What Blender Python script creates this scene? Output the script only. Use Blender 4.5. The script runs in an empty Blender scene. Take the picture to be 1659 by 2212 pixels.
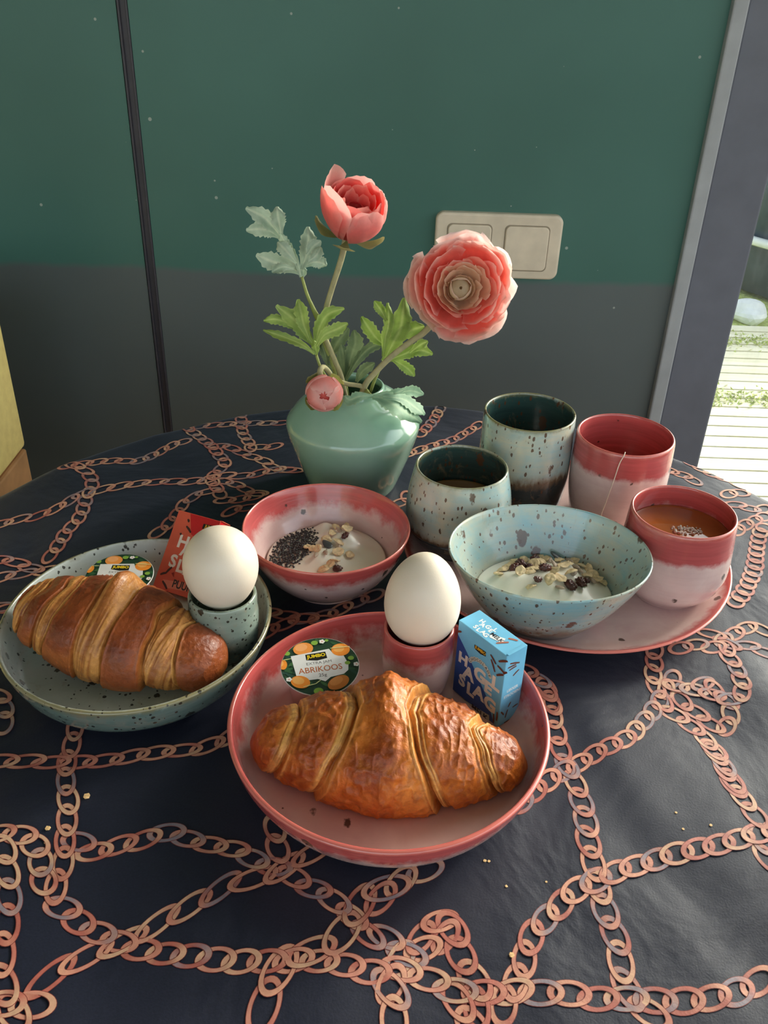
import bpy, bmesh, math, random
import numpy as np
from mathutils import Vector, Matrix

# ------------------------------------------------------------------ camera, sky, sun, exposure
SC = bpy.context.scene
COL = SC.collection
T = 0.75                                  # height of the table top above the floor
IMG_W, IMG_H, FL = 1659.0, 2212.0, 1928.0 # frame and focal length in pixels
CZ = T + 0.39                             # camera height
PITCH, ROLL = math.radians(31.8), math.radians(1.97)
_f = np.array([0, math.cos(PITCH), -math.sin(PITCH)])
_r0 = np.array([1.0, 0, 0]); _u0 = np.cross(_r0, _f)
_r = math.cos(ROLL) * _r0 + math.sin(ROLL) * _u0
_u = -math.sin(ROLL) * _r0 + math.cos(ROLL) * _u0
cam = bpy.data.cameras.new('camera'); camo = bpy.data.objects.new('camera', cam); COL.objects.link(camo)
cam.sensor_fit = 'VERTICAL'; cam.sensor_height = 36.0; cam.lens = 36.0 * FL / IMG_H
cam.clip_start = 0.02; cam.clip_end = 200
camo.matrix_world = Matrix(((_r[0], _u[0], -_f[0], 0), (_r[1], _u[1], -_f[1], 0), (_r[2], _u[2], -_f[2], CZ), (0, 0, 0, 1)))
SC.camera = camo
cam.dof.use_dof = False

SUN_AZ, SUN_EL = math.radians(53), math.radians(20)   # azimuth from +Y towards +X
world = bpy.data.worlds.new('world'); SC.world = world; world.use_nodes = True
_nt = world.node_tree; _nt.nodes.clear()
_sky = _nt.nodes.new('ShaderNodeTexSky'); _sky.sky_type = 'NISHITA'; _sky.sun_disc = False
_sky.sun_elevation = math.radians(28); _sky.sun_rotation = SUN_AZ; _sky.air_density = 1.3; _sky.dust_density = 2.5
_bg = _nt.nodes.new('ShaderNodeBackground'); _bg.inputs['Strength'].default_value = 0.42
_ow = _nt.nodes.new('ShaderNodeOutputWorld')
_hs = _nt.nodes.new('ShaderNodeHueSaturation'); _hs.inputs['Saturation'].default_value = 0.5
_tn = _nt.nodes.new('ShaderNodeMix'); _tn.data_type = 'RGBA'; _tn.blend_type = 'MULTIPLY'; _tn.inputs[0].default_value = 1.0; _tn.inputs[7].default_value = (0.98, 0.99, 0.97, 1)
_nt.links.new(_sky.outputs[0], _hs.inputs['Color']); _nt.links.new(_hs.outputs[0], _tn.inputs[6]); _nt.links.new(_tn.outputs[2], _bg.inputs[0]); _nt.links.new(_bg.outputs[0], _ow.inputs[0])
sun = bpy.data.lights.new('sun', 'SUN'); suno = bpy.data.objects.new('sun', sun); COL.objects.link(suno)
sun.energy = 1.75; sun.angle = math.radians(6.0); sun.color = (1.0, 0.94, 0.85)
_sd = Vector((math.sin(SUN_AZ) * math.cos(SUN_EL), math.cos(SUN_AZ) * math.cos(SUN_EL), math.sin(SUN_EL)))
suno.rotation_euler = _sd.to_track_quat('Z', 'Y').to_euler(); suno.location = (3, 2, 4)
SC.view_settings.view_transform = 'Standard'; SC.view_settings.look = 'None'
SC.view_settings.gamma = 1.0; SC.view_settings.exposure = 0.35
try: SC.view_settings.use_curve_mapping = False
except Exception: pass
SC.cycles.use_denoising = True
SC.cycles.max_bounces = 8; SC.cycles.transparent_max_bounces = 12
SC.cycles.caustics_reflective = False; SC.cycles.caustics_refractive = False
SC.cycles.sample_clamp_indirect = 6.0

# ------------------------------------------------------------------ helpers
def ray(px, py):
    return _f + (px - IMG_W / 2) / FL * _r - (py - IMG_H / 2) / FL * _u
def atz(px, py, z):                       # the point of height z above the table seen at a pixel of the photo
    d = ray(px, py); return np.array([0, 0, CZ]) + d * ((T + z - CZ) / d[2])
def aty(px, py, y):                       # the point at depth y
    d = ray(px, py); return np.array([0, 0, CZ]) + d * (y / d[1])

def tag(o, label=None, cat=None, group=None, kind=None):
    if label: o['label'] = label
    if cat: o['category'] = cat
    if group: o['group'] = group
    if kind: o['kind'] = kind
    return o
def empty(name, loc=(0, 0, 0), rz=0.0):
    o = bpy.data.objects.new(name, None); COL.objects.link(o); o.location = loc; o.rotation_euler = (0, 0, rz)
    o.empty_display_size = 0.02
    return o
def link_mesh(name, me, parent=None, loc=None):
    o = bpy.data.objects.new(name, me); COL.objects.link(o)
    if parent is not None: o.parent = parent
    if loc is not None: o.location = loc
    return o
def mobj(name, verts, faces, mats, parent=None, loc=None, smooth=True, cols=None, colname='Col', fmat=None):
    me = bpy.data.meshes.new(name)
    me.from_pydata([tuple(map(float, v)) for v in verts], [], [tuple(map(int, f)) for f in faces])
    if not isinstance(mats, (list, tuple)): mats = [mats]
    for m in mats: me.materials.append(m)
    if fmat is not None: me.polygons.foreach_set('material_index', np.asarray(fmat, dtype=np.int32))
    if cols is not None:
        a = me.color_attributes.new(colname, 'FLOAT_COLOR', 'POINT')
        c = np.ones((len(verts), 4), dtype=np.float32); cc = np.asarray(cols, dtype=np.float32); c[:, :cc.shape[1]] = cc
        a.data.foreach_set('color', c.ravel())
    me.polygons.foreach_set('use_smooth', np.full(len(me.polygons), smooth))
    me.update()
    return link_mesh(name, me, parent, loc)
def grid_faces(nu, nv, wrap_u=False, wrap_v=False, off=0):
    f = []
    for i in range(nu if wrap_u else nu - 1):
        for j in range(nv if wrap_v else nv - 1):
            a = i * nv + j; b = ((i + 1) % nu) * nv + j; c = ((i + 1) % nu) * nv + (j + 1) % nv; d = i * nv + (j + 1) % nv
            f.append((a + off, b + off, c + off, d + off))
    return f
def smooth_profile(pts, k=4):
    """Catmull-Rom through rows of numbers."""
    P = np.array(pts, float); P = np.vstack([2 * P[0] - P[1], P, 2 * P[-1] - P[-2]]); out = []
    for i in range(1, len(P) - 2):
        for t in np.linspace(0, 1, k, endpoint=False):
            p0, p1, p2, p3 = P[i - 1:i + 3]
            out.append(0.5 * ((2 * p1) + (-p0 + p2) * t + (2 * p0 - 5 * p1 + 4 * p2 - p3) * t * t + (-p0 + 3 * p1 - 3 * p2 + p3) * t ** 3))
    out.append(P[-2]); return np.array(out)
def lathe(name, prof, mat, parent=None, loc=None, n=96, sx=1.0, sy=1.0, wob=0.0, seed=0, k=4):
    """prof rows: r, z, c0, c1, c2 (glaze zones); a closed profile from the foot centre round to the inside centre."""
    P = smooth_profile(prof, k) if k > 1 else np.array(prof, float)
    P[:, 0] = np.maximum(P[:, 0], 0.0)
    rng = np.random.RandomState(seed); ph = rng.rand(6) * 6.28
    th = np.linspace(0, 2 * np.pi, n, endpoint=False); V = []; C = []
    for row in P:
        w = 1 + wob * (np.sin(2 * th + ph[0]) + 0.6 * np.sin(3 * th + ph[1]) + 0.3 * np.sin(5 * th + ph[2] + row[1] * 90))
        V.append(np.stack([row[0] * np.cos(th) * sx * w, row[0] * np.sin(th) * sy * w, np.full(n, row[1]) * (1 + 0.6 * wob * np.sin(2 * th + ph[3]))], 1))
        C.append(np.tile(np.clip(row[2:5], 0, 1), (n, 1)) if P.shape[1] >= 5 else np.zeros((n, 3)))
    V = np.concatenate(V); C = np.concatenate(C)
    F = grid_faces(len(P), n, wrap_v=True)
    return mobj(name, V, F, mat, parent, loc, cols=C)
def tube(path, radii, n=10, closed_ends=True):
    path = np.array(path, float); m = len(path)
    radii = np.full(m, radii) if np.isscalar(radii) else np.interp(np.linspace(0, 1, m), np.linspace(0, 1, len(radii)), radii)
    V = []; up = np.array([0.13, 0.2, 1.0])
    for i in range(m):
        t = path[min(i + 1, m - 1)] - path[max(i - 1, 0)]; t = t / (np.linalg.norm(t) + 1e-12)
        a = np.cross(t, up); a = a / (np.linalg.norm(a) + 1e-9); b = np.cross(t, a); up = -np.cross(t, a) if i == 0 else up
        for k in range(n):
            w = 2 * math.pi * k / n; V.append(path[i] + radii[i] * (math.cos(w) * a + math.sin(w) * b))
    F = grid_faces(m, n, wrap_v=True)
    if closed_ends:
        F.append(tuple(range(n))[::-1]); F.append(tuple(range((m - 1) * n, m * n)))
    return np.array(V), F
def box_vf(x0, x1, y0, y1, z0, z1):
    v = [(x0, y0, z0), (x1, y0, z0), (x1, y1, z0), (x0, y1, z0), (x0, y0, z1), (x1, y0, z1), (x1, y1, z1), (x0, y1, z1)]
    f = [(0, 3, 2, 1), (4, 5, 6, 7), (0, 1, 5, 4), (1, 2, 6, 5), (2, 3, 7, 6), (3, 0, 4, 7)]
    return v, f
def box(name, x0, x1, y0, y1, z0, z1, mat, parent=None, bev=0.0, seg=2):
    v, f = box_vf(x0, x1, y0, y1, z0, z1)
    bm = bmesh.new(); vs = [bm.verts.new(p) for p in v]
    for q in f: bm.faces.new([vs[i] for i in q])
    if bev > 0: bmesh.ops.bevel(bm, geom=list(bm.edges), offset=bev, segments=seg, profile=0.5, affect='EDGES')
    me = bpy.data.meshes.new(name); bm.to_mesh(me); bm.free(); me.materials.append(mat)
    me.polygons.foreach_set('use_smooth', np.full(len(me.polygons), False))
    return link_mesh(name, me, parent)
def copy_tree(o, parent=None):
    c = o.copy(); COL.objects.link(c); c.parent = parent
    for ch in list(o.children): copy_tree(ch, c)
    return c
class Acc:                                # collects several pieces of one part
    def __init__(s): s.v = []; s.f = []; s.c = []; s.n = 0
    def add(s, v, f, c=None):
        v = np.asarray(v, float); s.v.append(v); s.f += [tuple(i + s.n for i in q) for q in f]; s.n += len(v)
        if c is None: c = (1, 1, 1)
        c = np.asarray(c, float); s.c.append(np.tile(c, (len(v), 1)) if c.ndim == 1 else c)
    def build(s, name, mat, parent=None, loc=None, smooth=True):
        return mobj(name, np.concatenate(s.v), s.f, mat, parent, loc, smooth, cols=np.concatenate(s.c))
_perm = np.random.RandomState(7).rand(64, 64, 64)
def vnoise(p):                            # value noise in -1..1
    p = np.asarray(p, float); i = np.floor(p).astype(int); f = p - i; f = f * f * (3 - 2 * f)
    r = 0
    for dx in (0, 1):
        for dy in (0, 1):
            for dz in (0, 1):
                w = (f[..., 0] if dx else 1 - f[..., 0]) * (f[..., 1] if dy else 1 - f[..., 1]) * (f[..., 2] if dz else 1 - f[..., 2])
                r = r + w * _perm[(i[..., 0] + dx) % 64, (i[..., 1] + dy) % 64, (i[..., 2] + dz) % 64]
    return r * 2 - 1
def sstep(a, b, x): t = np.clip((x - a) / (b - a), 0, 1); return t * t * (3 - 2 * t)

# ------------------------------------------------------------------ materials
def lin(c):                               # sRGB 0-255 to linear
    return tuple((v / 255 / 12.92) if v / 255 <= 0.04045 else ((v / 255 + 0.055) / 1.055) ** 2.4 for v in c) + (1.0,)
class NB:
    def __init__(s, name):
        s.m = bpy.data.materials.new(name); s.m.use_nodes = True; s.t = s.m.node_tree; s.t.nodes.clear()
        s.out = s.N('ShaderNodeOutputMaterial')
        s.b = s.N('ShaderNodeBsdfPrincipled'); s.L(s.b.outputs[0], s.out.inputs[0])
    def N(s, typ, **kw):
        n = s.t.nodes.new(typ)
        for k, v in kw.items():
            if hasattr(n, k): setattr(n, k, v)
            else: n.inputs[k].default_value = v
        return n
    def L(s, a, b): s.t.links.new(a, b)
    def set(s, **kw):
        for k, v in kw.items():
            s.b.inputs[k.replace('_', ' ')].default_value = v
        return s
    def coord(s, which='Object', scale=(1, 1, 1), loc=(0, 0, 0)):
        tc = s.N('ShaderNodeTexCoord'); mp = s.N('ShaderNodeMapping')
        mp.inputs['Scale'].default_value = scale; mp.inputs['Location'].default_value = loc
        s.L(tc.outputs[which], mp.inputs['Vector']); return mp.outputs[0]
    def noise(s, vec, scale, detail=4, rough=0.55, dist=0.0):
        n = s.N('ShaderNodeTexNoise'); n.inputs['Scale'].default_value = scale; n.inputs['Detail'].default_value = detail
        n.inputs['Roughness'].default_value = rough; n.inputs['Distortion'].default_value = dist; s.L(vec, n.inputs['Vector']); return n.outputs[0]
    def voro(s, vec, scale, feature='F1', rnd=1.0):
        n = s.N('ShaderNodeTexVoronoi'); n.feature = feature; n.inputs['Scale'].default_value = scale
        n.inputs['Randomness'].default_value = rnd; s.L(vec, n.inputs['Vector']); return n
    def ramp(s, fac, stops, interp='LINEAR'):
        n = s.N('ShaderNodeValToRGB'); n.color_ramp.interpolation = interp; e = n.color_ramp.elements
        while len(e) < len(stops): e.new(0.5)
        for i, (p, c) in enumerate(stops):
            e[i].position = p; e[i].color = c if len(c) == 4 else tuple(c) + (1,)
        s.L(fac, n.inputs[0]); return n.outputs[0]
    def mix(s, fac, a, b, mode='MIX'):
        n = s.N('ShaderNodeMix'); n.data_type = 'RGBA'; n.blend_type = mode
        for sock, v in ((n.inputs[0], fac), (n.inputs[6], a), (n.inputs[7], b)):
            if hasattr(v, 'node'): s.L(v, sock)
            elif isinstance(v, (int, float)): sock.default_value = v
            else: sock.default_value = v
        return n.outputs[2]
    def math(s, op, a, b=None, clamp=False):
        n = s.N('ShaderNodeMath'); n.operation = op; n.use_clamp = clamp
        for sock, v in ((n.inputs[0], a), (n.inputs[1], b)):
            if v is None: continue
            if hasattr(v, 'node'): s.L(v, sock)
            else: sock.default_value = v
        return n.outputs[0]
    def attr(s, name='Col'):
        n = s.N('ShaderNodeAttribute'); n.attribute_name = name; return n
    def bump(s, height, strength=0.3, dist=0.001, normal=None):
        n = s.N('ShaderNodeBump'); n.inputs['Strength'].default_value = strength; n.inputs['Distance'].default_value = dist
        s.L(height, n.inputs['Height'])
        if normal is not None: s.L(normal, n.inputs['Normal'])
        s.L(n.outputs[0], s.b.inputs['Normal']); return n.outputs[0]
    def color(s, c):
        if hasattr(c, 'node'): s.L(c, s.b.inputs['Base Color'])
        else: s.b.inputs['Base Color'].default_value = c
        return s
def plain(name, rgb, rough=0.5, var=0.06, scale=60.0, coat=0.0, metal=0.0, bump=0.0, bscale=300.0):
    n = NB(name); v = n.coord(); c = lin(rgb); ns = n.noise(v, scale, 3)
    d = tuple(x * (1 - 2.2 * var) for x in c[:3]) + (1,); l = tuple(min(1, x * (1 + 2.2 * var)) for x in c[:3]) + (1,)
    n.color(n.ramp(ns, [(0.25, d), (0.75, l)])); n.set(Roughness=rough, Metallic=metal)
    n.b.inputs['Coat Weight'].default_value = coat
    if bump: n.bump(n.noise(v, bscale, 3), bump, 0.001)
    return n.m
def colattr_mat(name, rough=0.5, coat=0.0, sheen=0.0, bump=0.0, bscale=400.0, sss=0.0, trans=0.0, var=0.10, spec=0.5):
    n = NB(name); a = n.attr(); v = n.coord(); ns = n.noise(v, 220, 4)
    c = n.mix(1.0, a.outputs['Color'], n.ramp(ns, [(0.2, (1 - var * 2,) * 3), (0.8, (1 + var,) * 3)]), 'MULTIPLY')
    n.color(c); n.set(Roughness=rough); n.b.inputs['Coat Weight'].default_value = coat
    n.b.inputs['Sheen Weight'].default_value = sheen; n.b.inputs['Specular IOR Level'].default_value = spec
    if bump: n.bump(n.noise(v, bscale, 4), bump, 0.001)
    if trans > 0:
        tr = n.N('ShaderNodeBsdfTranslucent'); n.L(c, tr.inputs[0]); ms = n.N('ShaderNodeMixShader'); ms.inputs[0].default_value = trans
        n.L(n.b.outputs[0], ms.inputs[1]); n.L(tr.outputs[0], ms.inputs[2]); n.L(ms.outputs[0], n.out.inputs[0])
    return n.m

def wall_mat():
    n = NB('wall_green_over_grey'); v = n.coord('Object')
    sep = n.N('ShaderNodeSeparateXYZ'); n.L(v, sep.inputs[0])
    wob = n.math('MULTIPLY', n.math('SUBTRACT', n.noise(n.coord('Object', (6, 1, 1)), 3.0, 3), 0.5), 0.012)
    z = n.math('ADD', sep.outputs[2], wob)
    up = n.ramp(n.math('MULTIPLY', n.math('SUBTRACT', z, T + 0.046), 120.0, True), [(0, (0, 0, 0)), (1, (1, 1, 1))])  # grey below a slightly wavy line, green above it
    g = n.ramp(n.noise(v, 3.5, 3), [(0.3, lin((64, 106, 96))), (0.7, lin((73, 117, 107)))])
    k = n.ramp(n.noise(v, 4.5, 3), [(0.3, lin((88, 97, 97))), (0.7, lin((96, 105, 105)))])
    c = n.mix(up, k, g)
    vo = n.voro(v, 42.0); rnd = n.N('ShaderNodeSeparateColor'); n.L(vo.outputs['Color'], rnd.inputs[0])
    thr = n.math('MULTIPLY', n.math('POWER', rnd.outputs[0], 5.0), 0.095)
    spk = n.math('LESS_THAN', vo.outputs['Distance'], thr)
    c = n.mix(n.math('MULTIPLY', spk, 0.6), c, lin((190, 195, 185)))
    n.color(c); n.set(Roughness=0.42); n.b.inputs['Specular IOR Level'].default_value = 0.45
    n.bump(n.noise(v, 9.0, 3), 0.06, 0.01)
    return n.m

# ------------------------------------------------------------------ the room
YW = 1.11                                  # inner face of the back wall
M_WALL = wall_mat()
def struct(o, label=None):
    o['kind'] = 'structure'
    if label: o['label'] = label
    return o
M_DARKSEAM = plain('seam_batten', (62, 59, 67), 0.45, 0.08, 40)
M_TRIM = plain('grey_trim', (164, 167, 170), 0.5, 0.05, 30)
M_POST = plain('anthracite_frame', (104, 107, 118), 0.38, 0.04, 30)
M_WHITE = plain('white_plaster', (214, 210, 202), 0.8, 0.03, 12)
M_FLOORW = plain('warm_floor', (128, 118, 106), 0.5, 0.12, 18)

wb = struct(empty('wall_back', (0, YW, 0)), 'two-tone green and grey panelled wall behind the table')
for (x0, x1) in ((-2.0, -0.3105), (-0.2975, 0.358)):
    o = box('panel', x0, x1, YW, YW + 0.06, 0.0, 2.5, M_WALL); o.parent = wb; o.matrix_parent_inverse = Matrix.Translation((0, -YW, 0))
o = box('joint_strip', -0.3105, -0.2975, YW + 0.002, YW + 0.06, 0, 2.5, M_DARKSEAM, wb, 0.001); o.matrix_parent_inverse = Matrix.Translation((0, -YW, 0))
for dx in (-0.3095, -0.3005):
    o = box('joint_bead', dx, dx + 0.0025, YW - 0.0012, YW + 0.006, 0, 2.5, M_DARKSEAM, wb, 0.0006); o.matrix_parent_inverse = Matrix.Translation((0, -YW, 0))

struct(box('trim_1', 0.354, 0.371, YW - 0.010, YW + 0.06, 0, 2.5, M_TRIM, None, 0.002), 'pale grey upright strip between green panel and door frame')
# glazed door to the right: dark frame and a large pane
dr = struct(empty('door_1', (0.371, YW, 0)), 'dark grey framed glass door onto the wooden deck')
def dpart(name, *a, **k):
    o = box(name, *a, **k); o.parent = dr; o.matrix_parent_inverse = Matrix.Translation((-0.371, -YW, 0)); return o
dpart('door_post', 0.371, 0.4385, YW - 0.004, YW + 0.07, 0, 2.5, M_POST, bev=0.003)
dpart('door_post', 1.86, 1.94, YW - 0.004, YW + 0.07, 0, 2.5, M_POST, bev=0.003)
dpart('door_rail', 0.4385, 1.86, YW - 0.004, YW + 0.07, 2.32, 2.5, M_POST, bev=0.003)
dpart('sill', 0.4385, 1.86, YW - 0.004, YW + 0.07, 0.0, 0.03, M_POST, bev=0.003)
M_EDGE_LIGHT = plain('painted_edge_light', (226, 222, 200), 0.5, 0.03, 40)
dpart('painted_lit_edge', 0.4385, 0.4425, YW + 0.028, YW + 0.052, 0.03, 2.32, M_EDGE_LIGHT, bev=0.0008)  # added pale strip; its colour stands for the sunlit outer edge of the frame
def glass_mat():
    n = NB('door_glass'); n.t.nodes.remove(n.b)
    tr = n.N('ShaderNodeBsdfTransparent'); tr.inputs[0].default_value = (0.96, 0.98, 0.97, 1)
    gl = n.N('ShaderNodeBsdfGlossy'); gl.inputs['Roughness'].default_value = 0.02
    lw = n.N('ShaderNodeLayerWeight'); lw.inputs[0].default_value = 0.5
    fr = n.math('ADD', n.math('MULTIPLY', n.math('POWER', lw.outputs['Facing'], 5.0), 0.6), 0.04)
    ms = n.N('ShaderNodeMixShader'); n.L(fr, ms.inputs[0]); n.L(tr.outputs[0], ms.inputs[1]); n.L(gl.outputs[0], ms.inputs[2])
    df = n.N('ShaderNodeBsdfDiffuse'); df.inputs[0].default_value = (0.85, 0.87, 0.85, 1)
    v = n.coord('Object', (30, 30, 3)); dirt = n.ramp(n.noise(v, 2.5, 5, 0.65), [(0.45, (0, 0, 0)), (0.85, (0.10, 0.10, 0.10))])
    m2 = n.N('ShaderNodeMixShader'); n.L(dirt, m2.inputs[0]); n.L(ms.outputs[0], m2.inputs[1]); n.L(df.outputs[0], m2.inputs[2])
    n.L(m2.outputs[0], n.out.inputs[0]); return n.m
dpart('pane', 0.4425, 1.86, YW + 0.036, YW + 0.042, 0.03, 2.32, glass_mat())

struct(box('floor', -2.0, 2.4, -2.2, YW + 0.06, -0.06, 0.0, M_FLOORW), 'warm brown room floor')
struct(box('ceiling', -2.0, 2.4, -2.2, YW + 0.06, 2.5, 2.56, M_WHITE), 'white ceiling')
struct(box('wall_left', -2.06, -2.0, -2.2, YW + 0.06, 0, 2.5, M_WHITE), 'white side wall')
0 and struct(box('wall_rear', -2.0, 2.4, -2.26, -2.2, 0, 2.5, M_WHITE), 'white wall behind the viewer')

# ------------------------------------------------------------------ outside: deck, moss, tub
def wood_mat(name, c1, c2, c3):
    n = NB(name); v = n.coord('Object', (1.2, 30, 30)); s = n.noise(v, 6.0, 5, 0.6)
    inf = n.N('ShaderNodeObjectInfo')
    c = n.ramp(s, [(0.25, lin(c1)), (0.5, lin(c2)), (0.75, lin(c3))])
    c = n.mix(n.math('MULTIPLY', inf.outputs['Random'], 0.35), c, lin((206, 200, 150)))
    n.color(c); n.set(Roughness=0.7); n.bump(s, 0.4, 0.002); return n.m
M_DECK = wood_mat('weathered_deck_wood', (206, 194, 160), (232, 224, 196), (246, 242, 224))
dk = struct(empty('deck', (1.3, 2.2, 0)), 'sunlit weathered wooden deck outside the glass door')
bw, gap = 0.030, 0.004
v0, f0 = box_vf(-1.6, 2.2, -bw / 2, bw / 2, -0.03, 0)
me_plank = bpy.data.meshes.new('plank'); me_plank.from_pydata(v0, [], f0); me_plank.materials.append(M_DECK)
for k in range(62):
    o = link_mesh('plank', me_plank, dk); o.location = (0, -1.02 + k * (bw + gap), -0.002 * (k % 2))
M_JOIST = plain('deck_joist', (70, 60, 48), 0.8, 0.1, 20)
struct(box('deck_base', -0.3, 4.2, YW + 0.08, 3.2, -0.10, -0.034, M_JOIST), 'dark ground under the deck boards')
M_GRASS = plain('lawn_green', (176, 186, 104), 0.9, 0.25, 60)
struct(box('ground', -6, 14, 3.2, 30, -0.2, -0.03, M_GRASS), 'green ground beyond the deck')
def moss(name, y0, y1, label, seed):
    rng = np.random.RandomState(seed); A = Acc()
    for i in range(2600):
        x = 0.5 + rng.rand() * 2.2; y = y0 + (y1 - y0) * (0.5 + 0.25 * rng.randn()); h = 0.004 + 0.007 * rng.rand(); a = rng.rand() * 6.28; w = 0.005
        dx, dy = w * math.cos(a), w * math.sin(a); lx, ly = rng.randn(2) * 0.008
        A.add([(x - dx, y - dy, 0.001), (x + dx, y + dy, 0.001), (x + lx, y + ly, h)], [(0, 1, 2)])
    o = A.build(name, M_GRASS, smooth=False); tag(o, label, 'moss', kind='stuff')
moss('moss', 2.52, 2.66, 'yellow-green moss strip growing between the deck boards', 1)
moss('moss', 3.02, 3.18, 'green moss strip along the far end of the deck', 2)
# dark storage tub with a pale hoop standing beyond the deck
M_TUB = plain('dark_blue_plastic', (64, 74, 88), 0.35, 0.15, 12)
M_PALE = plain('pale_plastic', (226, 226, 222), 0.4, 0.04, 30)
tub = empty('planter_tub', (1.9, 3.95, -0.03)); tag(tub, 'dark blue-grey tub standing at the far end of the deck', 'tub')
lathe('body', [(0.0, 0, 0, 0, 0), (0.40, 0, 0, 0, 0), (0.46, 0.02, 0, 0, 0), (0.52, 0.40, 0, 0, 0), (0.53, 0.62, 0, 0, 0), (0.50, 0.62, 0, 0, 0), (0.47, 0.3, 0, 0, 0), (0.0, 0.3, 0, 0, 0)], M_TUB, tub, n=64, k=1)
pth = [(0.512 * math.cos(a), 0.512 * math.sin(a), 0.24) for a in np.linspace(0, 2 * math.pi, 65)]
v, f = tube(pth, 0.018, 8); mobj('hoop', v, f, M_PALE, tub)
stone = empty('garden_stone', (1.40, 3.42, -0.03)); tag(stone, 'small pale stone lying in front of the dark tub', 'stone')
bm = bmesh.new(); bmesh.ops.create_icosphere(bm, subdivisions=3, radius=0.07)
for vv in bm.verts: vv.co = vv.co * (1 + 0.25 * float(vnoise(np.array(vv.co) * 18))); vv.co.z = max(vv.co.z * 0.7, -0.03) + 0.03
me = bpy.data.meshes.new('stone'); bm.to_mesh(me); bm.free(); me.materials.append(M_PALE); link_mesh('stone_body', me, stone)

# ------------------------------------------------------------------ light switch on the wall
M_SWITCH = plain('aged_cream_plastic', (224, 209, 186), 0.5, 0.05, 40)
def rounded_slab(name, w, h, d, rad, mat, parent, cx=0, cz=0, y=0.0, bev=0.002):
    pts = []
    for (sx, sz, a0) in ((1, 1, 0), (-1, 1, 90), (-1, -1, 180), (1, -1, 270)):
        for a in np.linspace(a0, a0 + 90, 8):
            pts.append((cx + sx * (w / 2 - rad) + rad * math.cos(math.radians(a)), cz + sz * (h / 2 - rad) + rad * math.sin(math.radians(a))))
    bm = bmesh.new(); vs = [bm.verts.new((p[0], y, p[1])) for p in pts]; fa = bm.faces.new(vs)
    r = bmesh.ops.extrude_face_region(bm, geom=[fa]); top = [g for g in r['geom'] if isinstance(g, bmesh.types.BMVert)]
    for t in top: t.co.y -= d
    bmesh.ops.recalc_face_normals(bm, faces=bm.faces)
    ed = [e for e in bm.edges if all(abs(vv.co.y - (y - d)) < 1e-6 for vv in e.verts)]
    bmesh.ops.bevel(bm, geom=ed, offset=bev, segments=3, profile=0.5, affect='EDGES')
    me = bpy.data.meshes.new(name); bm.to_mesh(me); bm.free(); me.materials.append(mat)
    return link_mesh(name, me, parent)
sw = empty('light_switch', (0.1275, YW, T + 0.0945)); tag(sw, 'aged cream double light switch on the green wall', 'light switch')
rounded_slab('frame', 0.154, 0.078, 0.010, 0.010, M_SWITCH, sw, bev=0.003)
M_GROOVE = plain('switch_groove', (150, 136, 116), 0.6, 0.04, 40)
for cx in (-0.0355, 0.0345):
    rounded_slab('rocker_gap', 0.055, 0.0555, 0.0106, 0.006, M_GROOVE, sw, cx, -0.001, bev=0.0004)
    rounded_slab('rocker', 0.0525, 0.053, 0.0125, 0.006, M_SWITCH, sw, cx, -0.001, bev=0.0015)

# ------------------------------------------------------------------ yellow bench end by the wall, far left
M_YELLOW = plain('mustard_fabric', (250, 222, 140), 0.75, 0.04, 90, bump=0.15, bscale=900)
M_OAK = plain('oak_wood', (200, 150, 102), 0.5, 0.1, 25)
bn = empty('bench', (-0.66, 0.72, 0)); tag(bn, 'yellow cushioned bench with a wooden base at the left wall', 'bench')
o = box('cushion', -0.25, 0.247, -0.30, 0.185, T - 0.098, T + 0.10, M_YELLOW, bn, 0.006, 3)
o = box('base', -0.25, 0.247, -0.30, 0.183, T - 0.32, T - 0.100, M_OAK, bn, 0.003)
for (sx, sy) in ((-1, -1), (1, -1), (-1, 1), (1, 1)):
    lx, ly = -0.0015 + sx * 0.22, -0.0575 + sy * 0.21
    box('leg', lx - 0.02, lx + 0.02, ly - 0.02, ly + 0.02, 0, T - 0.32, M_OAK, bn, 0.002)

# ------------------------------------------------------------------ round table and cloth
TCX, TCY, TR = 0.016, 0.466, 0.382
tb = empty('round_table', (TCX, TCY, 0)); tag(tb, 'round pedestal table hidden under the dark chain-print cloth', 'table')
lathe('tabletop', [(0, T - 0.03), (TR - 0.012, T - 0.03), (TR - 0.006, T - 0.024), (TR - 0.006, T - 0.011), (TR - 0.010, T - 0.006), (0, T - 0.006)], M_OAK, tb, n=96, k=1)
lathe('pedestal', [(0, 0.0), (0.22, 0.0), (0.22, 0.015), (0.05, 0.04), (0.035, 0.1), (0.035, 0.6), (0.09, 0.7), (0.09, T - 0.03), (0, T - 0.03)], M_OAK, tb, n=48, k=1)

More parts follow.
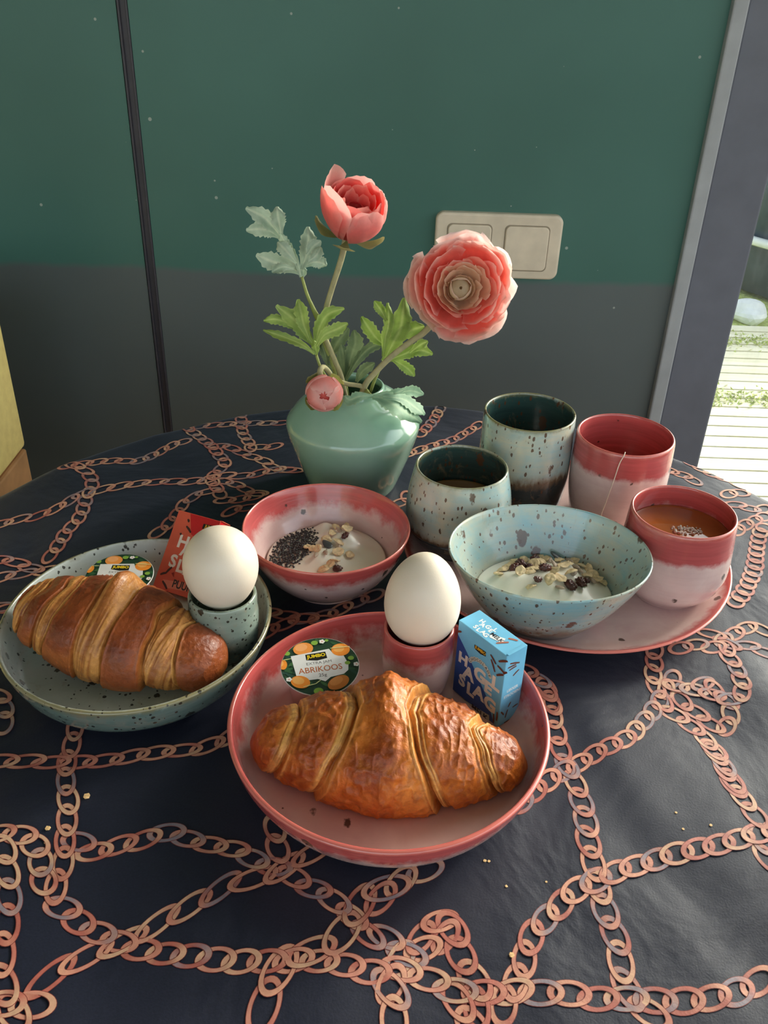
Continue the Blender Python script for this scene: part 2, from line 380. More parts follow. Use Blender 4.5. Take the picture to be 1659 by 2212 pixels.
def cloth_mat():
    n = NB('navy_satin_cloth'); v = n.coord('Object')
    w = n.noise(v, 900, 2); big = n.noise(v, 9, 4, 0.55, 0.6)
    n.color(n.ramp(w, [(0.3, lin((17, 21, 37))), (0.7, lin((25, 29, 47)))]))
    n.set(Roughness=0.52); n.b.inputs['Sheen Weight'].default_value = 0.14; n.b.inputs['Sheen Roughness'].default_value = 0.4
    n.b.inputs['Sheen Tint'].default_value = lin((190, 200, 225)); n.b.inputs['Specular IOR Level'].default_value = 0.42
    b1 = n.N('ShaderNodeBump'); b1.inputs['Strength'].default_value = 0.35; b1.inputs['Distance'].default_value = 0.012; n.L(big, b1.inputs['Height'])
    n.bump(w, 0.25, 0.0004, b1.outputs[0]); return n.m
M_CLOTH = cloth_mat()
def cloth_z(x, y):                         # gentle wrinkles, flat where things stand
    x = np.asarray(x, float); y = np.asarray(y, float)
    d = (x - 0.24) * 0.8 + (y - 0.33) * 0.0
    w = 0.0024 * vnoise(np.stack([x * 17 + y * 9, y * 11 - x * 7, 0 * x + 3.3], -1)) + 0.0011 * vnoise(np.stack([x * 40 + y * 12, y * 22, 0 * x + 9.1], -1))
    open_ = np.ones_like(x)
    for (cx, cy, r) in ((0.007, 0.361, 0.10), (-0.152, 0.44, 0.095), (-0.04, 0.529, 0.05), (0.137, 0.57, 0.14), (-0.028, 0.675, 0.06)):
        open_ = open_ * sstep(r * 0.95, r * 1.35, np.hypot(x - cx, y - cy))
    return T + w * open_
tc = empty('tablecloth', (TCX, TCY, 0)); tag(tc, 'dark navy satin tablecloth printed with coral pink chains', 'tablecloth')
rr = np.concatenate([np.linspace(0.0, TR - 0.012, 90)[1:], TR - 0.012 + 0.012 * np.sin(np.linspace(0, np.pi / 2, 7)[1:])]); nth = 256
th = np.linspace(0, 2 * np.pi, nth, endpoint=False); V = []
for i, r_ in enumerate(rr):
    x = TCX + r_ * np.cos(th); y = TCY + r_ * np.sin(th); z = cloth_z(x, y)
    if r_ > TR - 0.012: z = z - 0.012 * (1 - np.cos(np.arcsin(np.clip((r_ - TR + 0.012) / 0.012, 0, 1))))
    V.append(np.stack([x - TCX, y - TCY, z], 1))
for k in range(1, 22):                     # hanging skirt with folds
    h = 0.012 + k * 0.012; fold = (0.002 + 0.0011 * k) * (np.sin(14 * th + 0.6) + 0.6 * np.sin(23 * th + 1.7))
    r_ = TR + 0.0006 * k + np.maximum(fold, -0.003)
    V.append(np.stack([r_ * np.cos(th), r_ * np.sin(th), np.full(nth, T - h)], 1))
nr = len(V); V = np.concatenate(V + [np.array([[0, 0, float(cloth_z(TCX, TCY))]])])
F = grid_faces(nr, nth, wrap_v=True); c0 = len(V) - 1
F += [(c0, j, (j + 1) % nth) for j in range(nth)]
mobj('cloth', V, F, M_CLOTH, tc)

# printed chains: each strand traced on the table plane, laid link by link on the cloth
def S(ox, oy, sc, pts): return [(ox + x / sc, oy + y / sc) for x, y in pts]
CH = []
a = lambda pts, pitch=0.0125, lw=0.0098: CH.append((S(0, 1600, 1.9988, pts), pitch, lw))
a([(-60, 92), (0, 90), (100, 90), (240, 95), (420, 90), (560, 70), (700, 50), (850, 35), (960, 0), (1040, -50)], 0.0145, 0.0085)
a([(330, -90), (315, 0), (290, 90), (285, 180), (295, 260), (290, 340), (280, 440), (270, 540), (245, 620), (225, 700)], 0.0135, 0.0092)
a([(230, 700), (300, 740), (350, 790), (430, 830), (500, 860), (600, 900), (700, 920), (800, 930), (900, 945), (1000, 960), (1100, 960), (1200, 960), (1300, 955), (1400, 960), (1500, 975), (1600, 1000), (1690, 1015)], 0.0118, 0.0100)
a([(-60, 400), (60, 400), (130, 430), (170, 490), (180, 570), (200, 640), (225, 700)], 0.0118, 0.0105)
a([(10, 420), (30, 560), (40, 680), (30, 800), (15, 900), (10, 1000), (20, 1090), (60, 1180), (90, 1280)], 0.0150, 0.0100)
a([(290, 430), (350, 440), (380, 480), (440, 470), (520, 450), (620, 430), (720, 400), (820, 430), (920, 455), (1010, 470), (1090, 510), (1160, 540), (1230, 560), (1310, 620), (1400, 660), (1450, 700), (1520, 760), (1600, 850), (1690, 910)], 0.0122, 0.0092)
a([(1420, 470), (1340, 490), (1250, 540), (1130, 590), (1000, 620), (900, 680), (780, 740), (680, 790), (600, 840), (500, 880), (400, 920), (310, 960), (220, 1020), (150, 1070), (80, 1100), (20, 1080)], 0.0165, 0.0095)
a([(1180, 340), (1190, 400), (1200, 470), (1215, 530), (1180, 580)], 0.0125, 0.0095)
a([(1740, 620), (1659, 640), (1600, 655), (1540, 730), (1480, 830), (1400, 890), (1290, 940), (1210, 990), (1170, 1090), (1120, 1200), (1095, 1290)], 0.0170, 0.0125)
a([(-40, 1130), (60, 1150), (150, 1150), (200, 1200), (250, 1260)], 0.0125, 0.0105)
a = lambda pts, pitch=0.0125, lw=0.0098: CH.append((S(830, 1600, 2.001, pts), pitch, lw))
a([(690, -260), (720, -170), (735, -70), (760, 30), (790, 110), (825, 180), (850, 260), (870, 340), (880, 430), (900, 510), (915, 590), (935, 660), (960, 740), (1000, 840), (1020, 920), (1030, 1000), (1060, 1080), (1110, 1140), (1190, 1200), (1260, 1270)], 0.0130, 0.0108)
a([(560, 290), (640, 230), (700, 180), (780, 130), (860, 90), (930, 50), (1000, 20), (1060, -15), (1110, -70), (1160, -130), (1200, -190), (1240, -260), (1280, -310)], 0.0118, 0.0098)
a([(1400, 0), (1440, 50), (1490, 140), (1540, 230), (1590, 300), (1640, 370), (1700, 430)], 0.0122, 0.0098)
a([(1740, 370), (1659, 390), (1580, 410), (1490, 440), (1390, 460), (1290, 480), (1180, 510), (1080, 540), (990, 570), (900, 610), (820, 650), (750, 720), (670, 800), (620, 880), (600, 970), (560, 1060), (520, 1130), (500, 1200), (480, 1280)], 0.0122, 0.0104)
a([(20, 960), (110, 1000), (210, 1030), (300, 1070), (400, 1080), (480, 1090), (600, 1080), (700, 1090), (800, 1090), (900, 1110), (1000, 1110), (1100, 1110), (1200, 1120), (1300, 1120), (1400, 1110), (1500, 1090), (1590, 1050), (1690, 990)], 0.0128, 0.0100)
a([(-20, 1080), (30, 1050), (60, 960), (110, 910), (190, 890), (260, 850), (290, 800), (240, 780), (180, 830), (120, 890)], 0.0125, 0.0098)
a([(250, 780), (290, 800), (310, 860), (340, 940), (380, 1010), (410, 1080), (400, 1150), (410, 1260)], 0.0130, 0.0110)
a([(290, 1060), (320, 1120), (350, 1170), (400, 1260)], 0.0130, 0.0110)
a([(-40, 820), (20, 860), (80, 910), (150, 950), (210, 1000)], 0.0125, 0.0095)
a([(-30, 1040), (20, 1060), (45, 1130), (40, 1260)], 0.0140, 0.0105)
a([(-60, 720), (0, 670), (60, 620), (110, 580), (190, 560), (260, 530), (330, 500)], 0.0140, 0.0100)
a = lambda pts, pitch=0.0125, lw=0.0098: CH.append((S(1300, 1000, 3.159, pts), pitch, lw))
a([(420, 30), (480, 60), (560, 90), (640, 140), (690, 190)], 0.0130, 0.0100)
a([(540, -50), (600, 0), (700, 60), (800, 100), (900, 125), (980, 200)], 0.0120, 0.0098)
a([(830, 230), (930, 210), (1010, 230)], 0.0115, 0.0110)
a([(860, 290), (930, 300), (1050, 330), (1150, 310), (1220, 330)], 0.0120, 0.0098)
a([(900, 480), (960, 440), (1050, 400), (1120, 370), (1180, 350)], 0.0118, 0.0105)
a([(1120, 440), (1080, 480), (1060, 560), (1050, 640), (1040, 720), (1010, 800), (970, 880), (930, 930), (880, 990)], 0.0096, 0.0115)
a([(480, 1270), (560, 1262), (660, 1240), (760, 1260), (830, 1210), (900, 1170), (980, 1130), (1060, 1120), (1134, 1180), (1200, 1230)], 0.0122, 0.0096)
a([(680, 1150), (720, 1160), (800, 1190), (870, 1240), (1000, 1250), (1134, 1300), (1200, 1330)], 0.0130, 0.0085)
a([(850, 1230), (860, 1310), (910, 1390), (940, 1470), (960, 1550), (920, 1610), (850, 1610), (780, 1590), (700, 1560), (600, 1540), (500, 1520), (430, 1500)], 0.0112, 0.0096)
a([(380, 1250), (350, 1310), (360, 1380), (350, 1450), (370, 1530), (410, 1600), (450, 1680), (530, 1720), (610, 1780), (690, 1840), (730, 1910), (780, 1980), (830, 2060), (860, 2140), (910, 2212), (960, 2290)], 0.0122, 0.0098)
a([(520, 1570), (570, 1640), (650, 1690), (740, 1760), (800, 1800), (860, 1780), (880, 1700), (850, 1620), (790, 1580), (740, 1500), (680, 1510), (600, 1540)], 0.0115, 0.0096)
a = lambda pts, pitch=0.0135, lw=0.0092: CH.append((S(0, 840, 2.514, pts), pitch, lw))
a([(330, 430), (380, 420), (440, 410), (540, 395), (640, 390), (740, 390), (840, 350), (950, 300), (1060, 265)], 0.0125)
a([(1010, 190), (1040, 220), (1090, 260), (1150, 310), (1190, 360), (1220, 400), (1180, 450), (1150, 490), (1190, 560), (1200, 620)], 0.0120, 0.0105)
a([(1050, 195), (1100, 190), (1220, 190), (1330, 185), (1440, 185), (1600, 185)], 0.0130)
a([(1310, 90), (1310, 150), (1310, 200), (1330, 260), (1360, 310), (1350, 370)], 0.0125, 0.0100)
a([(1150, 310), (1230, 310), (1300, 340), (1370, 370), (1430, 390), (1490, 430), (1560, 440), (1640, 420)], 0.0135)
a([(1370, 315), (1460, 320), (1560, 300)], 0.0135)
a([(380, 410), (450, 440), (490, 480), (500, 530), (470, 590), (450, 660), (420, 720), (370, 770), (330, 830), (290, 890), (240, 940), (200, 985)], 0.0135, 0.0100)
a([(-60, 750), (0, 740), (100, 710), (200, 690), (310, 650), (400, 600), (460, 570), (560, 550), (680, 530), (800, 510), (920, 500), (1030, 500), (1130, 490), (1210, 470), (1320, 470), (1420, 455), (1520, 440), (1640, 450)], 0.0150)
a([(1180, 550), (1080, 570), (1000, 620), (960, 680), (910, 740), (850, 790), (790, 810)], 0.0150)
a([(1180, 490), (1290, 520), (1370, 560), (1480, 570)], 0.0125)
a([(1180, 610), (1290, 600), (1390, 580), (1480, 560)], 0.0125)
a([(1220, 680), (1300, 650), (1400, 640), (1500, 610)], 0.0140)
a([(-60, 940), (0, 940), (80, 945), (170, 975), (240, 990), (320, 980)], 0.0140, 0.0100)
a([(-60, 1040), (0, 1030), (100, 1010), (200, 990), (280, 960)], 0.0150, 0.0095)
a([(-60, 1190), (0, 1185), (60, 1190)], 0.0150, 0.0095)
a = lambda pts, pitch=0.0130, lw=0.0092: CH.append((S(860, 820, 2.076, pts), pitch, lw))
a([(90, 250), (130, 215), (160, 180), (200, 120), (260, 95), (320, 100), (420, 112)], 0.0120, 0.0100)
a([(20, 340), (90, 315), (170, 290), (250, 260), (330, 220), (390, 180)], 0.0135)
a([(280, 100), (340, 130), (400, 150)], 0.0125)
a([(-20, 560), (30, 545), (40, 520)], 0.0125)
CH.append(([(560, 1375), (600, 1355), (650, 1338), (710, 1328), (760, 1305), (805, 1288), (850, 1270)], 0.0140, 0.0095))
CH.append(([(560, 1320), (620, 1330), (690, 1340), (760, 1345)], 0.0130, 0.0090))
CH.append(([(1120, 1440), (1165, 1470), (1190, 1515), (1200, 1560)], 0.0115, 0.0100))
CH.append(([(-20, 1495), (5, 1515), (8, 1560), (-10, 1600)], 0.0130, 0.0100))
CH.append(([(1659, 1905), (1610, 1935), (1560, 1985), (1600, 2040), (1659, 2070)][:0] or [(1640, 1790), (1655, 1850), (1690, 1900)], 0.0130, 0.0100))

M_CHAIN = colattr_mat('printed_chain', 0.55, sheen=0.1, bump=0.15, bscale=700, var=0.12)
NS = 30
_ang = np.linspace(0, 2 * np.pi, NS, endpoint=False)
PAL = np.array([lin(c)[:3] for c in ((184, 108, 92), (206, 148, 120), (130, 120, 128), (192, 128, 108), (170, 92, 78), (202, 162, 130))])
OUTL = np.array(lin((120, 44, 36))[:3])
rngc = np.random.RandomState(11)
for ci, (pts, pitch, lw) in enumerate(CH):
    W_ = np.array([atz(px, py, 0)[:2] for px, py in pts])
    C_ = smooth_profile(W_, 24); seg = np.r_[0, np.cumsum(np.hypot(*np.diff(C_, axis=0).T))]
    n_l = max(2, int(seg[-1] / pitch)); A = Acc(); th0 = rngc.uniform(0.10, 0.22)
    for li in range(n_l):
        s_ = (li + 0.5) * pitch; cx = np.interp(s_, seg, C_[:, 0]); cy = np.interp(s_, seg, C_[:, 1])
        if math.hypot(cx - TCX, cy - TCY) > TR - 0.004: continue
        tx = np.interp(s_ + 0.004, seg, C_[:, 0]) - np.interp(s_ - 0.004, seg, C_[:, 0]); ty = np.interp(s_ + 0.004, seg, C_[:, 1]) - np.interp(s_ - 0.004, seg, C_[:, 1])
        an = math.atan2(ty, tx) + th0 + rngc.uniform(-0.07, 0.07); la = pitch * 0.70 + rngc.uniform(-0.0004, 0.0004); wa = lw / 2 * rngc.uniform(0.92, 1.06)
        ca, sa = math.cos(an), math.sin(an); ph = rngc.rand(3) * 6.28
        k0 = rngc.randint(6); k1 = rngc.randint(6)
        thick = 0.00085 + 0.00060 * np.abs(np.cos(_ang)) ** 2
        mixv = 0.5 + 0.5 * np.sin(2 * _ang + ph[0]); endh = np.abs(np.cos(_ang)) ** 6
        colr = PAL[k0] * (1 - mixv)[:, None] + PAL[k1] * mixv[:, None]
        colr = colr * (1 - 0.45 * endh)[:, None] + PAL[1] * (0.45 * endh)[:, None]
        for (grow, dz, outline) in ((0.00028, 0.0, True), (0.0, 0.00005, False)):
            rows = []
            for sgn in (1, -1):
                ex = (la + sgn * (thick + grow)) * np.cos(_ang); ey = (wa + sgn * (thick + grow)) * np.sin(_ang)
                x = cx + ex * ca - ey * sa; y = cy + ex * sa + ey * ca
                z = cloth_z(x, y) + 0.00030 + 0.00018 * np.cos(_ang) + 0.00012 * np.sin(_ang) + dz + 0.00004 * (ci % 5)
                dd = np.hypot(x - TCX, y - TCY) - (TR - 0.012); z = z - np.where(dd > 0, 0.012 * (1 - np.sqrt(np.clip(1 - (dd / 0.012) ** 2, 0, 1))), 0)
                rows.append(np.stack([x - TCX, y - TCY, z], 1))
            A.add(np.concatenate(rows), grid_faces(2, NS, wrap_v=True), OUTL if outline else np.concatenate([colr * 1.03, colr * 0.95]))
    if A.n:
        A.build('printed_chain', M_CHAIN, tc)

# ------------------------------------------------------------------ glazes
def glaze(name, base, base2, zone0, zone1, zone2, speck=(58, 40, 28), sp_scale=150.0, sp_size=0.28, sp_pow=3.0, big_scale=38.0, big_size=0.16, streak=0.55, rough=0.22, edge_noise=0.6, transition=None, seed=0.0):
    n = NB(name); v = n.coord('Object', (1, 1, 1), (seed, seed * 0.7, seed * 1.3)); vs = n.coord('Object', (1, 1, streak), (seed, seed * 0.7, seed * 1.3))
    at = n.attr(); sp = n.N('ShaderNodeSeparateColor'); n.L(at.outputs['Color'], sp.inputs[0])
    patch = n.noise(v, 30, 6, 0.62, 0.5); ring = n.noise(n.coord('Object', (12, 12, 220)), 1.6, 3)
    c = n.ramp(n.math('ADD', n.math('MULTIPLY', patch, 0.75), n.math('MULTIPLY', ring, 0.25)), [(0.36, lin(base)), (0.64, lin(base2))])
    en = n.math('MULTIPLY', n.math('SUBTRACT', n.noise(vs, 70, 5, 0.65), 0.5), edge_noise * 2)
    def zone(sock, col, c, lo=0.35, hi=0.65):
        f = n.math('ADD', sock, n.math('MULTIPLY', en, n.math('MULTIPLY', n.math('MULTIPLY', sock, n.math('SUBTRACT', 1.0, sock)), 4.0)))
        return n.mix(n.ramp(f, [(lo, (0, 0, 0)), (hi, (1, 1, 1))]), c, col), f
    brush = n.noise(n.coord('Object', (8, 8, 160)), 2.2, 4, 0.6)
    def tone(rgb, k=0.16):
        l = lin(rgb); return n.ramp(brush, [(0.3, tuple(x * (1 - k) for x in l[:3])), (0.7, tuple(min(1, x * (1 + k)) for x in l[:3]))])
    if transition is not None:
        c, _ = zone(sp.outputs[0], lin(transition), c, 0.12, 0.5)
    c, _ = zone(sp.outputs[0], tone(zone0), c, 0.35, 0.75)
    c, _ = zone(sp.outputs[1], tone(zone1), c, 0.3, 0.7)
    c, _ = zone(sp.outputs[2], lin(zone2), c, 0.3, 0.8)
    if transition is not None:
        ru = n.ramp(n.noise(vs, 85, 5, 0.7, 0.6), [(0.58, (0, 0, 0)), (0.76, (0.55, 0.55, 0.55))])
        c = n.mix(ru, c, lin((158, 132, 96)) if sum(base) > 420 else lin((110, 116, 104)))
    for (sc, size, pw) in ((sp_scale, sp_size, sp_pow), (big_scale, big_size, 5.0)):
        vo = n.voro(vs, sc); rc = n.N('ShaderNodeSeparateColor'); n.L(vo.outputs['Color'], rc.inputs[0])
        wob = n.math('MULTIPLY', n.math('SUBTRACT', n.noise(v, sc * 3.2, 3), 0.5), 0.35)
        d = n.math('ADD', vo.outputs['Distance'], wob)
        t = n.math('MULTIPLY', n.math('POWER', rc.outputs[0], pw), size)
        m = n.ramp(n.math('SUBTRACT', t, d), [(0.0, (0, 0, 0)), (0.05, (1, 1, 1))])
        c = n.mix(n.math('MULTIPLY', m, 0.9), c, lin(speck))
    n.color(c); n.set(Roughness=rough); n.b.inputs['Coat Weight'].default_value = 0.6; n.b.inputs['Coat Roughness'].default_value = 0.08
    n.bump(n.math('ADD', n.math('MULTIPLY', ring, 0.7), n.math('MULTIPLY', patch, 0.3)), 0.12, 0.002)
    return n.m
PINK = dict(base=(204, 170, 166), base2=(218, 190, 184), zone0=(188, 84, 82), zone1=(178, 96, 92), zone2=(206, 110, 98), sp_scale=80, sp_size=0.26, sp_pow=5.0, big_scale=52, big_size=0.24, streak=0.9)
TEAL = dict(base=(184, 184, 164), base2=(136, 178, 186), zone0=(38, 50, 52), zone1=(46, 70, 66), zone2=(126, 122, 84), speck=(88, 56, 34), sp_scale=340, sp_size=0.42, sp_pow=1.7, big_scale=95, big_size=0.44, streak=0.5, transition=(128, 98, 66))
G_PINK = glaze('pink_glaze', **PINK); G_TEAL = glaze('teal_glaze', **TEAL)
G_PINKB = glaze('pink_glaze_bowl', **{**PINK, 'seed': 0.37}); G_PINKC = glaze('pink_glaze_cup', **{**PINK, 'seed': 0.81, 'zone0': (178, 80, 78)})
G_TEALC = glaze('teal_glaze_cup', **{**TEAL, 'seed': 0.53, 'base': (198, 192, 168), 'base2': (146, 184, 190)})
G_TEALP = glaze('teal_glaze_plate', **{**TEAL, 'seed': 0.23, 'base': (180, 192, 186), 'base2': (196, 206, 202), 'zone0': (104, 124, 118), 'zone1': (70, 92, 92), 'zone2': (128, 122, 90), 'speck': (34, 30, 26), 'sp_scale': 330, 'sp_size': 0.44, 'sp_pow': 2.2, 'big_scale': 120, 'big_size': 0.40, 'streak': 0.8, 'transition': (104, 122, 116)})
G_TEALE = glaze('teal_glaze_eggcup', **{**TEAL, 'seed': 0.91, 'base': (134, 150, 138), 'base2': (150, 164, 152), 'zone0': (54, 74, 74), 'zone2': (92, 104, 84), 'speck': (36, 26, 20), 'sp_scale': 420, 'sp_size': 0.46, 'sp_pow': 1.7, 'big_scale': 150, 'big_size': 0.5, 'streak': 1.0, 'transition': (84, 100, 94)})

def prof(rows, z0=None):                   # fill missing glaze zones with 0
    return [tuple(r) + (0,) * (5 - len(r)) for r in rows]
# large serving plate
BPX, BPY = 0.137, 0.570
o = lathe('serving_plate', prof([(0, .003), (.06, .003), (.066, .001), (.070, 0), (.074, .002), (.095, .006, .1), (.112, .011, .5), (.1205, .0155, .9, 0, .2), (.1225, .0172, .9, 0, .9), (.1215, .0182, .9, 0, .9), (.1195, .0172, .8, 0, .3), (.112, .0125, .25), (.098, .0085, 0), (.07, .007), (.03, .007), (0, .007)]), G_PINK, loc=(BPX, BPY, T), n=160, sx=1.0, sy=1.07, wob=.003, seed=3)
tag(o, 'large flat mauve serving plate with a red rim, carrying the cups and the teal bowl', 'plate')
ZP = T + 0.0072                            # standing height on the serving plate
# front pink plate and left teal plate
PL = prof([(0, .003), (.048, .003), (.052, .001), (.055, 0), (.059, .002), (.070, .0055), (.0795, .013, .1), (.0855, .024, .6), (.0880, .0325, .9, 0, .15), (.0882, .0346, .95, 0, .7), (.0870, .0356, .95, 0, .8), (.0855, .0346, .95, 0, .25), (.0838, .027, .75), (.0805, .0165, .42), (.0760, .0105, .15), (.066, .0083, 0), (.03, .0078, 0), (0, .0078, 0)])
o = lathe('breakfast_plate', PL, G_PINK, loc=(.0068, .361, T), n=160, sy=1.035, wob=.0025, seed=5)
tag(o, 'deep pink ceramic plate with a bright red rim at the front of the table', 'plate')
TL = prof([(0, .003), (.048, .003, 1), (.052, .001, 1), (.055, 0, 1), (.059, .002, .9), (.070, .0055, .8), (.0795, .013, .7), (.0850, .024, .65), (.0878, .0325, .6, 0, .5), (.0882, .0346, .2, 0, .9), (.0870, .0356, 0, 0, .8), (.0855, .0346, 0, 0, .35), (.0838, .027, 0), (.0805, .0165, 0), (.0760, .0105, 0), (.066, .0083, 0), (.03, .0078, 0), (0, .0078, 0)])
o = lathe('breakfast_plate', TL, G_TEALP, loc=(-.1523, .440, T), n=160, sx=.945, sy=.985, wob=.002, seed=8)
tag(o, 'deep teal speckled ceramic plate at the left side of the table', 'plate')
# bowls
o = lathe('bowl', prof([(0, .002), (.022, .002), (.0235, 0), (.027, 0), (.0285, .003), (.040, .012, 0), (.0505, .026, .1), (.0567, .041, .75), (.0588, .0475, .9, 0, .4), (.0590, .0492, .8, 0, .9), (.0580, .0498, .8, 0, .8), (.0566, .047, .9, 0, .2), (.054, .040, .8), (.048, .026, .12), (.037, .0125), (.02, .0075), (0, .007)]), G_PINKB, loc=(-.0402, .5288, T), n=140, wob=.002, seed=2)
tag(o, 'pink ceramic bowl holding yoghurt with chia seeds, in front of the green vase', 'bowl')
TBX, TBY = .1092, .4846
o = lathe('bowl', prof([(0, .002, 1), (.0225, .002, 1), (.0235, 0, 1), (.0275, 0, 1), (.029, .003, 1), (.037, .011, .62), (.048, .026, .1), (.0585, .0445, 0), (.0632, .0555, 0, 0, .1), (.0638, .0575, 0, 0, .4), (.0630, .0583, 0, 0, .3), (.0617, .0565, 0), (.0568, .045, 0), (.046, .0265, 0), (.035, .013), (.02, .0075), (0, .007)]), G_TEAL, loc=(TBX, TBY, ZP), n=140, sx=1.04, sy=.885, wob=.002, seed=4)
tag(o, 'pale teal speckled bowl of yoghurt and muesli on the serving plate', 'bowl')
# cups
def cup(label, P_, m, x, y, z, seed):
    o = lathe('cup', prof(P_), m, loc=(x, y, z), n=120, wob=.003, seed=seed); tag(o, label, 'cup'); return o
SHX, SHY = .0561, .5755
cup('low rounded teal speckled cup of tea beside the green vase', [(0, .002, 1), (.020, .002, 1), (.0215, 0, 1), (.026, 0, 1), (.028, .003, 1), (.0335, .010, 1), (.0372, .0172, 1), (.0372, .0182, .9), (.0384, .0196, .7), (.0395, .025, .25), (.0397, .033, 0), (.0382, .047, 0), (.0358, .059, 0), (.0343, .066, 0, 0, .3), (.0337, .0680, 0, 0, .7), (.0326, .0683, 0, .3, .6), (.0318, .066, 0, .8, .4), (.0330, .058, 0, 1), (.0352, .045, 0, 1), (.0362, .03, 0, 1), (.031, .012, 0, 1), (0, .008, 0, 1)], G_TEALC, SHX, SHY, ZP, 1)
TAX, TAY = .1122, .6415
cup('tall teal speckled cup standing at the back of the serving plate', [(0, .002, 1), (.025, .002, 1), (.0265, 0, 1), (.030, 0, 1), (.0325, .003, 1), (.0350, .014, 1), (.0366, .026, .95), (.0370, .036, .5), (.0370, .048, .05), (.0365, .070, 0), (.0363, .080, 0, 0, .3), (.0360, .0826, 0, 0, .8), (.0350, .0832, 0, .2, .8), (.0340, .0815, 0, .7, .4), (.0338, .072, 0, 1), (.034, .05, 0, 1), (.0335, .025, 0, 1), (.028, .010, 0, 1), (0, .007, 0, 1)], G_TEALC, TAX, TAY, ZP, 6)  # dark zone carried up the lower third: foot glaze plus painted-in shade
PTX, PTY = .1845, .6205
cup('taller pink cup with a red glazed top and a tea bag string', [(0, .002), (.025, .002), (.0265, 0), (.030, 0), (.0325, .003), (.0350, .012), (.0372, .026, 0), (.0380, .040, .05), (.0381, .052, .3), (.0379, .060, .9), (.0376, .071, 1), (.0372, .0752, 1, 0, .5), (.0362, .0767, 1, 0, .6), (.0350, .0755, 1, 0, .3), (.0346, .068, 1), (.0350, .050, .9), (.0345, .025, .8), (.029, .010, .8), (0, .007, .8)], G_PINKC, PTX, PTY, ZP, 9)
MGX, MGY = .2052, .5230
cup('low round pink cup of amber tea with bubbles on the serving plate', [(0, .002), (.018, .002), (.0195, 0), (.023, 0), (.0255, .003), (.0335, .0125), (.0372, .0235, 0), (.0378, .034, .05), (.0373, .043, .3), (.0368, .050, .9), (.0361, .061, 1), (.0356, .0660, 1, 0, .5), (.0346, .0680, .9, 0, .8), (.0334, .0667, .9, 0, .4), (.0336, .060, .9), (.0350, .045, .6), (.0352, .030, .5), (.030, .012, .5), (0, .008, .5)], G_PINKC, MGX, MGY, ZP, 12)

def liquid_mat(name, rgb, rgb2):
    n = NB(name); v = n.coord(); n.color(n.ramp(n.noise(v, 40, 3), [(0.3, lin(rgb)), (0.7, lin(rgb2))])); n.set(Roughness=0.04)
    n.b.inputs['Specular IOR Level'].default_value = 0.5; n.b.inputs['Coat Weight'].default_value = 0.3; return n.m
def liquid(x, y, z, r, m, label):
    o = lathe('tea', [(0, -.004), (r - .001, -.004), (r, -.002), (r + .0002, .0004), (r - .0008, .0000), (r - .003, -.0002), (0, -.0002)], m, loc=(x, y, z), n=64, k=1); tag(o, label, 'tea')
M_TEA1 = liquid_mat('brown_tea', (150, 110, 66), (164, 124, 76)); M_TEA2 = liquid_mat('amber_tea', (150, 84, 34), (168, 98, 44)); M_TEA3 = liquid_mat('dark_tea', (78, 60, 34), (92, 72, 42))
liquid(SHX, SHY, ZP + .036, .0352, M_TEA1, 'milky brown tea in the low teal cup')
liquid(TAX, TAY, ZP + .050, .0330, M_TEA3, 'dark tea deep inside the tall teal cup')
liquid(PTX, PTY, ZP + .030, .0338, M_TEA2, 'tea at the bottom of the taller pink cup')
liquid(MGX, MGY, ZP + .0515, .0343, M_TEA2, 'amber tea in the low round pink cup')
# bubbles floating on the amber tea
M_FOAM = NB('tea_bubble').set(Roughness=0.03); M_FOAM.color(lin((236, 226, 214))); M_FOAM.b.inputs['Transmission Weight'].default_value = 0.35; M_FOAM = M_FOAM.m
bc = atz(1487, 1146, (ZP - T) + .0515); A = Acc(); rng = np.random.RandomState(5)
bm = bmesh.new(); bmesh.ops.create_icosphere(bm, subdivisions=2, radius=1.0); BV = np.array([vv.co[:] for vv in bm.verts]); BF = [[vv.index for vv in ff.verts] for ff in bm.faces]; bm.free()
for i in range(70):
    a_ = rng.rand() * 6.28; q = math.sqrt(rng.rand()); r_ = 0.0005 + 0.0010 * rng.rand() ** 2
    A.add(BV * r_ + np.array([bc[0] - .001 + 0.0105 * q * math.cos(a_), bc[1] + 0.006 * q * math.sin(a_), ZP + .0515 + r_ * 0.15]), BF)
o = A.build('tea_bubbles', M_FOAM); tag(o, 'cluster of tiny bubbles floating on the amber tea', 'bubbles', kind='stuff')
# tea bag: string over the rim of the taller pink cup
M_STRING = plain('cotton_string', (232, 214, 196), 0.8, 0.06, 200)
tbag = empty('tea_bag', (PTX, PTY, ZP)); tag(tbag, 'tea bag with a thin pale string hanging over the pink cup rim', 'tea bag')
def onp(px, py, r_):                       # pixel onto the cup wall of radius r_ (front side)
    d = ray(px, py); c = np.array([0, 0, CZ]); A2 = d[0] ** 2 + d[1] ** 2; B2 = 2 * (d[0] * (c[0] - PTX) + d[1] * (c[1] - PTY)); C2 = (c[0] - PTX) ** 2 + (c[1] - PTY) ** 2 - r_ ** 2
    t = (-B2 - math.sqrt(max(0, B2 * B2 - 4 * A2 * C2))) / (2 * A2); return c + d * t
ps = [onp(1348, 984, .0388), onp(1338, 1002, .0391), onp(1327, 1035, .0393), onp(1316, 1065, .0393), onp(1307, 1090, .0393), onp(1300, 1108, .0388), onp(1297, 1125, .0386)]
tp = atz(1350, 979, .0842); ins = np.array([tp[0] + (PTX - tp[0]) * .12, tp[1] + (PTY - tp[1]) * .12, T + .076]); ins2 = np.array([tp[0] + (PTX - tp[0]) * .2, tp[1] + (PTY - tp[1]) * .2, ZP + .035])
